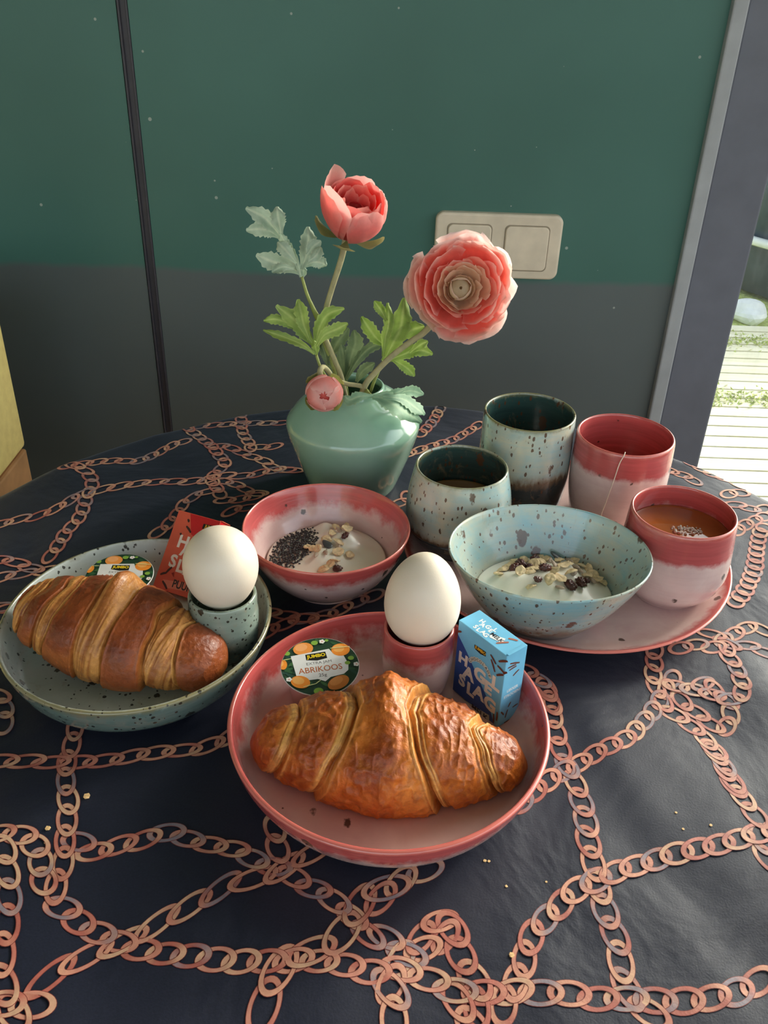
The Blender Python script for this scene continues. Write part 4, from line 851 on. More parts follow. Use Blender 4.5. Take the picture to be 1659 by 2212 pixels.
# ------------------------------------------------------------------ jam tubs
M_TUBW = NB('translucent_plastic').set(Roughness=0.3); M_TUBW.color(lin((214, 178, 172))); M_TUBW.b.inputs['Subsurface Weight'].default_value = 0.2; M_TUBW.b.inputs['Subsurface Radius'].default_value = (.004, .003, .003); M_TUBW = M_TUBW.m
M_FOIL = plain('foil_lid', (222, 222, 218), 0.3, 0.02, 50)
def jam_tub(c, R_, H_, rot, tilt, label, full):
    root = empty('jam_tub', tuple(c)); tag(root, label, 'jam tub'); inv = Matrix.Translation(-Vector(c))
    Rm = np.array(Matrix.Rotation(tilt[0], 3, 'X') @ Matrix.Rotation(tilt[1], 3, 'Y'))
    n = 72; th_ = np.linspace(0, 2 * np.pi, n, endpoint=False); V = []
    for (r_, z_) in ((.001, -H_), (R_ * .72, -H_), (R_ * .75, -H_ + .0008), (R_ * .86, -.003), (R_ * .87, -.0012), (R_ * .985, -.0010), (R_ * .985, -.0002)):
        V.append(np.stack([r_ * np.cos(th_), r_ * np.sin(th_), np.full(n, z_)], 1) @ Rm.T + c)
    o = mobj('tub_body', np.concatenate(V), grid_faces(len(V), n, wrap_v=True), M_TUBW, root); o.matrix_parent_inverse = inv
    V = []
    for (r_, z_) in ((R_ * .985, -.0004), (R_, -.0002), (R_, .0001), (R_ * .99, .00025), (R_ * .5, .0003), (.0005, .0003)):
        V.append(np.stack([r_ * np.cos(th_), r_ * np.sin(th_), np.full(n, z_)], 1) @ Rm.T + c)
    o = mobj('foil_lid', np.concatenate(V), grid_faces(len(V), n, wrap_v=True), M_FOIL, root); o.matrix_parent_inverse = inv
    fx = Face(c + Rm @ np.array([0, 0, .0003]), Rm @ np.array([math.cos(rot), math.sin(rot), 0]), Rm @ np.array([-math.sin(rot), math.cos(rot), 0])); CL = R_ * .985; e = R_
    # design in lid units, x right, y away from the reader
    fx.disc('printed_ground', (0, 0), CL, CL, (36, 64, 46), 0, 64)
    rl = np.random.RandomState(4)
    for k in range(34):
        t = rl.rand() * 6.28; q_ = .55 + .42 * rl.rand(); fx.disc('printed_leaf', (e * q_ * math.cos(t), e * q_ * math.sin(t)), e * .13, e * .045, ((52, 92, 58), (44, 78, 66), (66, 104, 62))[k % 3], rl.rand() * 6.28, 10, CL)
    def fruit(x, y, rx, ry, rot_=0.0, c1=(240, 146, 52), c2=(246, 178, 96)):
        pn = ('printed_fruit', fx.k); fx.disc(pn, (e * x, e * y), e * rx, e * ry, c1, rot_, 24, CL); fx.disc(pn, (e * (x - .05), e * (y + .05)), e * rx * .62, e * ry * .6, c2, rot_, 18, CL)
    fruit(-.40, .62, .26, .22, .2, (236, 150, 70), (244, 172, 110))
    W2 = np.array([(-.73, .38), (.26, .56), (.34, .42), (.62, .30), (.72, -.02), (.70, -.22), (.58, -.34), (.24, -.42), (.10, -.55), (-.08, -.46), (-.36, -.48), (-.60, -.38)]) * e
    fx.poly('printed_panel', W2, (228, 228, 226))
    fx.poly('logo_plate', np.array([(-.36, .40), (.16, .47), (.20, .24), (-.06, .17), (-.34, .20)]) * e, (24, 22, 20)); fx.text('lettering', 'JUMBO', (-.085 * e, .325 * e), .115 * e, (236, 206, 40), .13, .04)
    fx.text('lettering', 'EXTRA JAM', (-.02 * e, .085 * e), .085 * e, (84, 84, 84), .10, 0.0, 1.05)
    fx.text('lettering', 'ABRIKOOS', (.0 * e, -.12 * e), .185 * e, (188, 98, 44), .08, .005, .86)
    fx.text('lettering', '25g', (.05 * e, -.345 * e), .10 * e, (70, 70, 74), .06, .005)
    fruit(.56, .50, .24, .22); fruit(-.52, -.52, .25, .20, -.5); fruit(.42, -.62, .30, .20, .6, (206, 128, 60), (224, 150, 84)); fruit(-.93, .10, .10, .17)
    for (x, y, r_) in ((-.10, .80, .09), (.80, .18, .08), (-.09, -.86, .12), (-.82, .48, .08), (.22, .86, .05), (.70, .02, .07)):
        fx.disc('printed_berry', (e * x, e * y), e * r_, e * r_ * .9, (132, 172, 70), 0, 16, CL)
    for (x, y) in ((.10, .83), (.92, -.05), (-.80, -.42)):
        for k in range(5): fx.disc('printed_blossom', (e * (x + .045 * math.cos(k * 1.257)), e * (y + .045 * math.sin(k * 1.257))), e * .035, e * .035, (238, 236, 230), 0, 10, CL)
        fx.disc('printed_blossom', (e * x, e * y), e * .02, e * .02, (226, 130, 120), 0, 8, CL)
    for (x0, y0, x1, y1) in ((-.45, -.70, -.14, -.62), (-.14, -.62, -.02, -.52), (.30, .56, .80, .58), (-.92, .25, -.72, .28)): fx.stick('printed_tendril', (e * x0, e * y0), (e * x1, e * y1), e * .02, (214, 216, 150))
    fx.build(root, M_PRINT, inv)
c = atz(691.5, 1439, .0345); jam_tub(c, .0232, .0240, math.radians(8), (math.radians(5), math.radians(0)), 'apricot jam tub with a printed foil lid on the front plate', True)
c = atz(258, 1243, .0340); jam_tub(c, .0225, .0240, math.radians(-6), (math.radians(4), math.radians(0)), 'apricot jam tub half hidden behind the croissant on the left plate', True)

# ------------------------------------------------------------------ yoghurt and toppings
def yog_mat():
    n = NB('yoghurt'); v = n.coord(); n.color(n.ramp(n.noise(v, 30, 2), [(0.3, lin((236, 232, 216))), (0.7, lin((242, 240, 228)))])); n.set(Roughness=0.22)
    n.b.inputs['Subsurface Weight'].default_value = 0.25; n.b.inputs['Subsurface Radius'].default_value = (.005, .004, .003); n.b.inputs['Coat Weight'].default_value = 0.3; return n.m
M_YOG = yog_mat()
def yoghurt(cx, cy, z0, rx, ry, bumps, label, seed):
    def hf(x, y):
        x = np.asarray(x, float); y = np.asarray(y, float); q_ = np.clip(1 - ((x - cx) / rx) ** 2 - ((y - cy) / ry) ** 2, 0, 1)
        h = z0 + .0022 * q_ ** .5
        for (bx, by, bh, br) in bumps: h = h + bh * np.exp(-(((x - bx) ** 2 + (y - by) ** 2) / br ** 2)) * np.clip(q_ * 6, 0, 1)
        return h + .0009 * vnoise(np.stack([x * 110 + seed, y * 110, 0 * x], -1)) * q_
    nr_, nt_ = 46, 96; tt = np.linspace(0, 2 * np.pi, nt_, endpoint=False); V = []
    for r_ in np.linspace(1, 0.015, nr_): 
        x = cx + rx * r_ * np.cos(tt); y = cy + ry * r_ * np.sin(tt); V.append(np.stack([x - cx, y - cy, hf(x, y) - z0], 1))
    V = np.concatenate([np.stack([rx * .80 * np.cos(tt), ry * .80 * np.sin(tt), np.full(nt_, -.007)], 1)] + V)
    o = mobj('yoghurt', V, grid_faces(nr_ + 1, nt_, wrap_v=True), M_YOG, None, (cx, cy, z0)); tag(o, label, 'yoghurt'); return hf
ZY1 = ZP + .0245; bpt = lambda x, y, z=.034: atz(940 + x / 3.318, 1080 + y / 3.318, z)
b1, b2, b3 = bpt(560, 600), bpt(900, 560), bpt(780, 640)
hf1 = yoghurt(TBX, TBY, ZY1, .0455, .0387, [(b1[0], b1[1], .006, .013), (b2[0], b2[1], .009, .020), (b3[0], b3[1], .005, .014)], 'white yoghurt under the muesli in the teal bowl', 1.0)
PBX, PBY = -.0402, .5288
ZY2 = T + .0215; ppt = lambda x, y, z=.026: atz(500 + x / 3.95, 1020 + y / 3.95, z)
c1, c2, c3 = ppt(960, 560), ppt(800, 720), ppt(800, 450)
hf2 = yoghurt(PBX, PBY, ZY2, .0428, .0428, [(c1[0], c1[1], .008, .012), (c2[0], c2[1], .006, .016), (c3[0], c3[1], .005, .007)], 'white yoghurt under chia seeds in the pink bowl', 4.0)
# topping shapes (shared meshes)
def blob(name, fn, mat, nu=18, nv=12):
    V = [];
    for i in range(nv + 1):
        p = math.pi * i / nv
        for j in range(nu):
            t = 2 * math.pi * j / nu; V.append(fn(np.array([math.sin(p) * math.cos(t), math.sin(p) * math.sin(t), math.cos(p)])))
    me = bpy.data.meshes.new(name); me.from_pydata([tuple(q) for q in V], [], grid_faces(nv + 1, nu, wrap_v=True)); me.materials.append(mat); me.polygons.foreach_set('use_smooth', np.full(len(me.polygons), True)); return me
def oat(sd):
    def fn(p):
        w_ = vnoise(p * 2.2 + sd); r_ = 1 + .18 * float(w_); x, y = p[0] * .0036 * r_, p[1] * .0029 * r_
        return np.array([x, y, p[2] * .0005 + 16 * (x * x * (1 if sd % 2 else -1) + x * y * .8) * 3 + .0004 * float(vnoise(p * 3 + sd + 4)) - .0002 * math.exp(-(y / .0004) ** 2)])
    return fn
M_OAT = plain('rolled_oat', (228, 204, 160), 0.65, 0.12, 500, bump=.3, bscale=1400); M_RAISIN = plain('raisin', (84, 42, 34), 0.32, 0.25, 500, coat=.3); M_SEED = plain('sunflower_seed', (172, 152, 132), 0.5, 0.1, 500); M_PUMP = plain('pumpkin_seed', (72, 76, 78), 0.35, 0.12, 300, coat=.2)
OATS = [blob('oat_flake', oat(k), M_OAT) for k in range(4)]
def rais(sd): return lambda p: p * np.array([.0044, .0029, .0025]) * (1 + .26 * float(vnoise(p * 4.5 + sd)) - .34 * abs(float(vnoise(p * 6 + sd + 3))))
RAIS = [blob('raisin', rais(k), M_RAISIN, 28, 20) for k in range(3)]
SEEDM = blob('sunflower_seed', lambda p: np.array([p[0] * .0040, p[1] * .0019 * (1 - .45 * p[0]), p[2] * .0011]), M_SEED)
PUMPM = blob('pumpkin_seed', lambda p: np.array([p[0] * .0055, p[1] * .0031 * (1 - .3 * p[0]), p[2] * .0012]), M_PUMP)
rt = random.Random(3)
def topping(me, name, px, hf, label, cat, group, lift=.0008, sc=1.0, tilt=.35):
    p = px; z = float(hf(p[0], p[1])) + lift
    o = link_mesh(name, me, None, (p[0], p[1], z)); o.rotation_euler = (rt.uniform(-tilt, tilt), rt.uniform(-tilt, tilt), rt.uniform(0, 6.28)); s_ = sc * rt.uniform(.88, 1.12); o.scale = (s_, s_, s_); tag(o, label, cat, group)
for k, (x, y) in enumerate([(520, 500), (560, 470), (480, 520), (740, 430), (780, 455), (880, 490), (930, 540), (700, 510), (660, 575), (600, 585), (680, 670), (885, 640), (810, 650), (1090, 520), (1130, 555), (1160, 585), (1075, 575), (990, 470), (760, 490), (450, 560), (950, 600), (1200, 600), (640, 440), (840, 600), (580, 440), (905, 560), (1040, 500), (720, 560)]):
    topping(OATS[k % 4], 'oat_flake', bpt(x, y), hf1, 'pale oat flake on the yoghurt in the teal bowl', 'oat flake', 'oat flakes in the teal bowl', .0014, 1.22, .5)
for k, (x, y) in enumerate([(620, 495), (565, 520), (710, 455), (775, 580), (670, 525), (960, 665), (1035, 640), (725, 648), (1075, 622)]):
    topping(RAIS[k % 3], 'raisin', bpt(x, y), hf1, ['large dark raisin at the back left of the muesli in the teal bowl', 'leftmost dark raisin on the muesli in the teal bowl', 'rearmost smooth brown raisin on the muesli in the teal bowl', 'wrinkled raisin in the middle of the teal bowl', 'small raisin tucked between the two left raisins in the teal bowl', 'wrinkled raisin nearest the front rim of the teal bowl', 'raisin right beside the front wrinkled raisin in the teal bowl', 'small raisin front left of centre in the teal bowl', 'rightmost small raisin on the yoghurt in the teal bowl'][k], 'raisin', 'raisins in the teal bowl', .0018, (.8 if k in (4, 7, 8) else 1.2), .5)
for k, (x, y) in enumerate([(960, 435), (955, 485), (840, 550), (820, 490), (1000, 545), (1030, 565), (985, 600), (1120, 605), (885, 690)]):
    topping(SEEDM, 'sunflower_seed', bpt(x, y), hf1, 'grey sunflower seed on the yoghurt in the teal bowl', 'seed', 'sunflower seeds in the teal bowl', .0016, .95, .5)
topping(PUMPM, 'pumpkin_seed', bpt(870, 452), hf1, 'dark pumpkin seed among the muesli in the teal bowl', 'seed', None, .0022)
for k, (x, y) in enumerate([(895, 485), (970, 495), (690, 675), (650, 650), (810, 605), (910, 715), (1015, 712), (840, 810), (780, 835), (985, 548), (915, 630), (880, 780), (735, 690), (860, 570)]):
    topping(OATS[k % 4], 'oat_flake', ppt(x, y), hf2, 'pale oat flake on the yoghurt in the pink bowl', 'oat flake', 'oat flakes in the pink bowl', .0019, 1.12, .5)
topping(RAIS[0], 'raisin', ppt(970, 597), hf2, 'dark raisin in the middle of the pink bowl', 'raisin', None, .0016, .9); topping(RAIS[1], 'raisin', ppt(905, 826), hf2, 'dark raisin nearest the front rim in the pink bowl', 'raisin', None, .0016, .9)
topping(PUMPM, 'pumpkin_seed', ppt(815, 647), hf2, 'smooth grey pumpkin seed on the yoghurt in the pink bowl', 'seed', None, .0018, .95, .2)
for k, (x, y) in enumerate([(910, 668), (720, 742), (915, 552), (805, 730)]): topping(SEEDM, 'sunflower_seed', ppt(x, y), hf2, ['sunflower seed just right of the pumpkin seed in the pink bowl', 'sunflower seed nearest the chia heap in the pink bowl', 'sunflower seed left of the middle raisin in the pink bowl', 'sunflower seed in front of the pumpkin seed in the pink bowl'][k], 'seed', 'sunflower seeds in the pink bowl', .0012, .8)
A = Acc(); rng = np.random.RandomState(9); M_CHIA = plain('chia_seed', (46, 44, 44), 0.35, 0.3, 900)
bm = bmesh.new(); bmesh.ops.create_icosphere(bm, subdivisions=1, radius=1.0); SV = np.array([vv.co[:] for vv in bm.verts]); SF = [[vv.index for vv in ff.verts] for ff in bm.faces]; bm.free()
k = 0
while k < 760:
    x = rng.uniform(290, 800); y = rng.uniform(430, 860); dx = (x - 520) / 210; dy = (y - 650 + (x - 520) * .38) / 165; q_ = dx * dx + dy * dy
    if q_ > 1.25 or rng.rand() < sstep(.35, 1.25, np.array(q_)) * .93: continue
    p = ppt(x, y, .024); 
    if ((p[0] - PBX) / .0425) ** 2 + ((p[1] - PBY) / .0425) ** 2 > .94: continue
    a_ = rng.rand() * 6.28; Rz = np.array(Matrix.Rotation(a_, 3, 'Z')); A.add((SV * [.00105, .0007, .0006]) @ Rz.T + [p[0] - PBX, p[1] - PBY, float(hf2(p[0], p[1])) + .0004 + .0008 * rng.rand() * (1 if q_ < .5 else 0) - ZY2], SF); k += 1
o = A.build('chia_seeds', M_CHIA, None, (PBX, PBY, ZY2)); tag(o, 'heap of tiny dark chia seeds on the yoghurt in the pink bowl', 'seeds', kind='stuff')

# ------------------------------------------------------------------ crumbs on the cloth
M_CRUMB = plain('pastry_crumb', (226, 186, 130), 0.6, 0.15, 600)
bm = bmesh.new(); bmesh.ops.create_icosphere(bm, subdivisions=1, radius=.0012)
for vv in bm.verts: vv.co = vv.co * (1 + .5 * float(vnoise(np.array(vv.co) * 900 + 2))); vv.co.z *= .4
me_cr = bpy.data.meshes.new('crumb'); bm.to_mesh(me_cr); bm.free(); me_cr.materials.append(M_CRUMB)
for k, (px, py, s_) in enumerate([(188, 1722, 1.5), (104, 1789, 1.2), (99, 1820, .7), (1105, 2062, 1.1), (1047, 1860, .7), (1056, 1861, .6), (1094, 1915, .6), (1460, 1757, .6), (1535, 1783, .7), (1475, 1792, .6), (1180, 1905, .5)]):
    p = atz(px, py, 0); o = link_mesh('crumb', me_cr, None, (p[0], p[1], float(cloth_z(p[0], p[1])) + .0004 * s_)); o.scale = (s_, s_, s_); o.rotation_euler = (0, 0, k * 1.1); tag(o, ['largest pastry crumb, left of the front plate on the dark cloth', 'pastry crumb beside the chain at the left edge of the cloth', 'smallest pastry crumb at the left chain crossing', 'pastry crumb near the bottom chain right of centre', 'left one of two crumbs just below the front plate', 'right one of two crumbs just below the front plate', 'tiny crumb between the front plate and the bottom chain', 'tiny crumb left of two on the bright right part of the cloth', 'tiny crumb farthest right on the bright cloth', 'tiny crumb between the two right crumbs on the bright cloth', 'tiny lone crumb beside the long right chain'][k], 'crumb', 'pastry crumbs on the cloth')

# ------------------------------------------------------------------ ranunculus flowers
M_PETAL = colattr_mat('silk_petal', 0.55, sheen=0.2, var=0.05, trans=0.55, bump=.1, bscale=500)
M_LEAF = colattr_mat('silk_leaf', 0.6, var=0.10, trans=0.22, bump=.15, bscale=500)
M_STEM = plain('flocked_stem', (164, 158, 118), 0.8, 0.08, 150, bump=.3, bscale=1200)
M_STEMG = plain('green_petiole', (150, 160, 92), 0.7, 0.08, 150)
def frame_of(n):
    n = np.array(n, float); n /= np.linalg.norm(n); e1 = np.cross([0, 0, 1.0], n); e1 /= np.linalg.norm(e1); return e1, np.cross(n, e1), n
def petal(parent, inv, c, fr_, phi, prof_, w, cols, seed, ruf=.0012, notch=.0, ns=12, nt=11, name='petal'):
    e1, e2, n = fr_; s = np.linspace(0, 1, ns); t = np.linspace(-1, 1, nt); S_, T_ = np.meshgrid(s, t, indexing='ij')
    tip = 1 - .20 * np.abs(T_) ** 2.6 + .05 * vnoise(np.stack([T_ * 2.4 + seed, 0 * T_, 0 * T_ + seed], -1)); Se = S_ * tip
    rad, ax = prof_(Se); sh = np.clip(.45 + 1.1 * np.sqrt(np.clip(Se, 0, 1)) * .55, 0, 1.0)
    ang = phi + T_ * w * sh
    nz = vnoise(np.stack([T_ * 2.6 + seed * 1.7, S_ * 1.6, 0 * S_ + seed], -1)); nz2 = vnoise(np.stack([T_ * 7 + seed, S_ * 2, 0 * S_ + 2.2], -1))
    rad = rad + ruf * nz * S_ + .00045 * nz2 * S_ ** 3; ax = ax + ruf * .8 * nz2 * S_ ** 2
    P_ = c + rad[..., None] * (np.cos(ang)[..., None] * e1 + np.sin(ang)[..., None] * e2) + ax[..., None] * n
    ce, cm, cb = [np.array(lin(q)[:3]) for q in cols]
    ef = np.clip(sstep(.70, 1.0, S_) * .8 + sstep(.8, 1, np.abs(T_)) * .35 * S_ + .12 * nz, 0, 1)[..., None]; bf = sstep(.0, .5, S_)[..., None]
    col = (cb * (1 - bf) + cm * bf) * (1 - ef) + ce * ef
    return mobj(name, P_.reshape(-1, 3), grid_faces(ns, nt), M_PETAL, parent, cols=col.reshape(-1, 3))
def stem(root, inv, pts, r_, mat, name='stem', k=8):
    v, f = tube(smooth_profile(np.array(pts), k), r_, 10); o = mobj(name, v, f, mat, root); o.matrix_parent_inverse = inv; return o
def leaf(root, inv, lobes, sc, ox, oy, Y0, col, seed, dep=None, fold=.22, name='leaf', curl=.004, wid=1.05):
    lobes = [(q_, h_ * wid) for q_, h_ in lobes]
    A = Acc(); rngl = np.random.RandomState(seed); c0, c1, c2 = [np.array(lin(q)[:3]) for q in col]
    for li, (pts, hw) in enumerate(lobes):
        P2 = np.array([(ox + x / sc, oy + y / sc) for x, y in pts]); C2 = smooth_profile(P2, 9); m_ = len(C2); s = np.linspace(0, 1, m_)
        tan = np.gradient(C2, axis=0); tan /= np.linalg.norm(tan, axis=1)[:, None] + 1e-9; nor = np.stack([-tan[:, 1], tan[:, 0]], 1)
        w = hw / sc * (.30 + .70 * sstep(0, .55, s)) * (1 - sstep(.76, 1.0, s) ** 1.6 * .72)
        T_ = np.linspace(-1, 1, 9); rows = []; cl = []
        for i in range(m_):
            for j, t in enumerate(T_):
                ser = 1 + (.34 * ((s[i] * 8 + .3 * (t > 0)) % 1.0) - .17) * (abs(t) > .85) * (s[i] > .35)
                q = C2[i] + nor[i] * w[i] * t * ser + tan[i] * w[i] * (-.30 * t * t)
                y = (dep(q[0], q[1]) if dep is not None else Y0) + .0012 * li * (1 if li % 2 else -1)
                hwm = w[i] * y / FL
                y = y - fold * hwm * abs(t) + curl * float(vnoise(np.array([s[i] * 1.7 + seed, li * 1.3, t * .8]))) * s[i] + .0006 * math.sin(s[i] * 9 + t * 3 + seed) * abs(t)
                rows.append(aty(q[0], q[1], y)); k_ = float(vnoise(np.array([s[i] * 4, t * 2, li + seed * 1.0]))) * .5 + .5
                cc = c0 * (1 - k_) + c1 * k_; vein = max(0, 1 - abs(t) * 9); ed = max(0, (abs(t) - .86) / .14)
                cl.append(cc * (1 - .55 * vein - .35 * ed) + c2 * (.55 * vein + .35 * ed))
        A.add(np.array(rows), grid_faces(m_, 9), np.array(cl))
    o = A.build(name, M_LEAF, root); o.matrix_parent_inverse = inv; return o
mouth = np.array([VX, VY, T + .090]); foot = np.array([VX + .004, VY + .006, T + .012])

# --- half-open bloom on the upright stem, with the two leaves at the left
ra = empty('ranunculus_flower', (VX, VY, T + .012)); tag(ra, 'half-open coral pink ranunculus on a tall upright stem in the vase', 'flower')
inv = Matrix.Translation(-Vector((VX, VY, T + .012)))
YA = .672
stem(ra, inv, [aty(748, 512, YA), aty(737, 560, YA), aty(718, 620, YA), aty(705, 665, YA), aty(701, 700, YA), aty(703, 730, YA), aty(714, 757, YA), aty(726, 786, YA), aty(738, 818, YA), (VX - .002, VY, T + .06), (VX + .006, VY + .004, T + .014)], [.0026, .0022, .0022, .0021, .0021, .0022, .0022], M_STEM)
base = aty(751, 514, YA); n_ = np.array([.20, -.42, .88]); frA = frame_of(n_); n_ = frA[2]
H_ = .042
core = mobj('bloom', *[q for q in (lambda P_: (P_, grid_faces(14, 20, wrap_v=True)))(np.concatenate([[base + n_ * (.004 + .026 * s) + .0125 * math.sin(math.pi * min(.08 + .8 * s, .95)) * (math.cos(a) * frA[0] + math.sin(a) * frA[1]) for a in np.linspace(0, 6.283, 20, endpoint=False)] for s in np.linspace(0, 1, 14)]))], M_PETAL, ra, cols=np.tile(lin((226, 70, 66))[:3], (280, 1))); core.matrix_parent_inverse = inv
cO = ((255, 206, 198), (253, 152, 146), (250, 168, 158)); cI = ((244, 150, 142), (226, 62, 60), (220, 70, 64)); cM = ((250, 186, 172), (236, 110, 102), (226, 86, 78))
k = 0
for (R_, Ht, cnt, w, cc, a0, ruf) in ((.0110, .034, 4, .85, cM, .2, .001), (.0150, .037, 5, .75, cM, .9, .001), (.0190, .039, 5, .72, cI, .3, .001), (.0220, .038, 5, .70, cO, 1.0, .0012), (.0232, .036, 4, .72, cO, .1, .0012)):
    for i in range(cnt):
        a = a0 + i * 6.283 / cnt; lf = 1.0
        dirv = math.cos(a) * frA[0] + math.sin(a) * frA[1]
        left = float(dirv @ _r) < -.55; up = 1.22 if (left and R_ > .02) else 1.0; fl = .004 if (left and R_ > .02) else 0.0
        def pf(s, R_=R_, Ht=Ht, up=up, fl=fl): return R_ * np.sin(np.pi * (.07 + .60 * s)) ** .8 + fl * s ** 2, .002 + Ht * up * (s ** 1.15)
        petal(core, inv, base, frA, a, pf, w, cc, 3.1 + k * 1.37, ruf); k += 1
for i in range(5):
    a = .4 + i * 1.2566
    def pf(s): return .0235 * np.sin(np.pi * (.05 + .48 * s)) ** .9 + .0035 * s ** 3, .0005 + .013 * s ** 1.5
    o = petal(core, inv, base, frA, a, pf, .36, ((176, 178, 120), (150, 152, 92), (140, 140, 84)), 40 + i, .0004, name='sepal')
G1 = ((152, 176, 150), (186, 206, 184), (222, 230, 204)); G2 = ((118, 146, 66), (156, 180, 94), (194, 208, 128)); G3 = ((112, 142, 58), (152, 178, 84), (194, 210, 128)); G4 = ((84, 104, 72), (120, 138, 98), (146, 160, 116)); G5 = ((108, 146, 118), (150, 184, 152), (182, 206, 168))
leaf(ra, inv, [([(1075, 1480), (990, 1180), (860, 960), (760, 800), (710, 690)], 70), ([(740, 780), (560, 560), (400, 400), (90, 240)], 125), ([(720, 700), (690, 520), (665, 380), (650, 215)], 115), ([(720, 780), (560, 660), (350, 620), (95, 640)], 120), ([(1000, 1230), (860, 1060), (740, 930), (660, 850)], 105), ([(1060, 1400), (820, 1280), (560, 1200), (275, 1080)], 140), ([(950, 1330), (760, 1300), (640, 1340), (560, 1400)], 80), ([(1090, 1330), (1170, 1100), (1210, 850), (1205, 575)], 125), ([(1190, 1080), (1290, 940), (1440, 830)], 100), ([(1140, 1290), (1300, 1210), (1450, 1230), (1545, 1275)], 95), ([(1220, 1200), (1350, 1090), (1440, 940)], 90), ([(1110, 1490), (1120, 1400), (1130, 1290)], 55)], 8.295, 520, 420, .668, G1, 3, wid=1.15)
stem(ra, inv, [aty(652, 598, .668), aty(663, 635, .669), aty(677, 668, .670), aty(688, 692, .672), aty(696, 722, .674), aty(704, 750, .676), aty(722, 800, .678), (VX - .006, VY + .004, T + .06), (VX - .002, VY + .01, T + .016)], [.0011, .0013, .0022, .0018, .0014, .0013, .0013], M_STEMG, 'petiole')
leaf(ra, inv, [([(515, 610), (505, 540), (490, 480)], 34), ([(490, 520), (410, 420), (320, 300), (150, 165)], 66), ([(450, 470), (400, 340), (375, 230), (348, 108)], 58), ([(420, 430), (280, 335), (150, 290), (38, 302)], 44), ([(495, 600), (390, 520), (230, 450), (35, 385)], 36), ([(505, 540), (530, 390), (610, 250), (762, 190)], 56), ([(515, 530), (585, 430), (690, 380), (795, 325)], 56)], 4.1475, 560, 620, .655, G2, 5)
stem(ra, inv, [aty(683, 766, .655), aty(692, 792, .658), aty(706, 815, .664), aty(732, 835, .672), (VX - .006, VY - .004, T + .06), (VX - .004, VY, T + .016)], [.0011, .0012, .0013, .0013], M_STEMG, 'petiole')

# --- wide-open bloom leaning right, with the bud, and the lower leaves
rb = empty('ranunculus_flower', (VX + .006, VY, T + .012)); tag(rb, 'wide-open pale coral ranunculus with a drooping bud, leaning right from the vase', 'flower')
inv = Matrix.Translation(-Vector((VX + .006, VY, T + .012)))
cB = aty(999, 622, .640); toC = np.array([0, 0, CZ]) - cB; toC /= np.linalg.norm(toC); nB = toC + .10 * _r + .10 * _u; frB = frame_of(nB); nB = frB[2]
bk = cB - nB * .020
YJ = .654
stem(rb, inv, [bk, aty(922, 712, .657), aty(890, 736, .656), aty(850, 766, .655), aty(812, 803, YJ), aty(787, 836, YJ), (VX + .006, VY - .010, T + .075), (VX + .010, VY - .004, T + .014)], [.0030, .0024, .0023, .0023, .0024, .0024, .0024], M_STEM)
Pc = []
for s in np.linspace(0, 1, 12):
    rr_ = .0078 * math.sin(math.pi * (.02 + .96 * s)) ** .7
    for a in np.linspace(0, 6.283, 22, endpoint=False): Pc.append(cB - nB * (.016 - .016 * s) + (rr_ * (1 + .06 * math.sin(3 * a + s * 5))) * (math.cos(a) * frB[0] + math.sin(a) * frB[1]) - .0012 * frB[0])
core = mobj('bloom', np.array(Pc), grid_faces(12, 22, wrap_v=True), M_PETAL, rb, cols=np.tile(lin((224, 202, 168))[:3], (264, 1))); core.matrix_parent_inverse = inv
T0 = ((252, 220, 208), (240, 218, 182), (228, 204, 162))
for i in range(3):
    fr3 = frame_of(nB + .45 * (math.cos(2.1 * i + .4) * frB[0] + math.sin(2.1 * i + .4) * frB[1]))
    def pf(s, i=i): return (.0086 + .0003 * i) * np.sin(np.pi * (.06 + .60 * s)) ** .7, -.0095 + .0125 * np.sin(s * 1.4)
    petal(core, inv, cB - nB * .0075 - .0012 * frB[0], fr3, 2.1 * i + 3.5, pf, 1.1, T0, 130 + i, .0003)
W_ = ((255, 238, 233), (253, 196, 186), (248, 132, 118)); R2 = ((255, 216, 206), (252, 140, 122), (246, 98, 82)); R3 = ((252, 200, 186), (248, 158, 138), (240, 128, 104)); T1 = ((253, 228, 208), (250, 222, 186), (240, 206, 160)); T2 = ((250, 220, 198), (242, 214, 172), (228, 196, 148))
k = 0
for (R_, zt, cnt, w, cc, a0, ruf, fle) in ((.0098, -.002, 4, .95, T2, .4, .0010, .2), (.0138, .003, 5, .80, T1, 1.1, .0016, .5), (.0172, .006, 5, .78, T1, .2, .0020, .7), (.0205, .007, 6, .70, R3, .8, .0024, .8), (.0285, .010, 6, .72, R2, .1, .0026, .9), (.0325, .008, 7, .62, R2, .6, .0030, 1.0), (.0358, .004, 7, .62, W_, .3, .0034, 1.2), (.0375, -.003, 8, .56, W_, .75, .0036, 1.2)):
    for i in range(cnt):
        a = a0 + i * 6.283 / cnt + .12 * math.sin(k * 2.3); Rk = R_ * (1 + .09 * math.sin(k * 3.7))
        def pf(s, R_=Rk, zt=zt, fle=fle): return .003 + (R_ - .003) * (1 - (1 - s) ** 1.9) + .0016 * fle * s ** 6, -.020 + (zt + .020) * s ** 1.35
        petal(core, inv, cB, frB, a, pf, w, cc, 7.7 + k * 1.91, ruf, ns=13, nt=13); k += 1
for i in range(5):
    a = .3 + i * 1.2566
    def pf(s): return .004 + .022 * s, -.0215 + .004 * s
    petal(core, inv, cB, frB, a, pf, .30, ((166, 172, 110), (146, 152, 90), (140, 144, 84)), 60 + i, .0004, name='sepal')
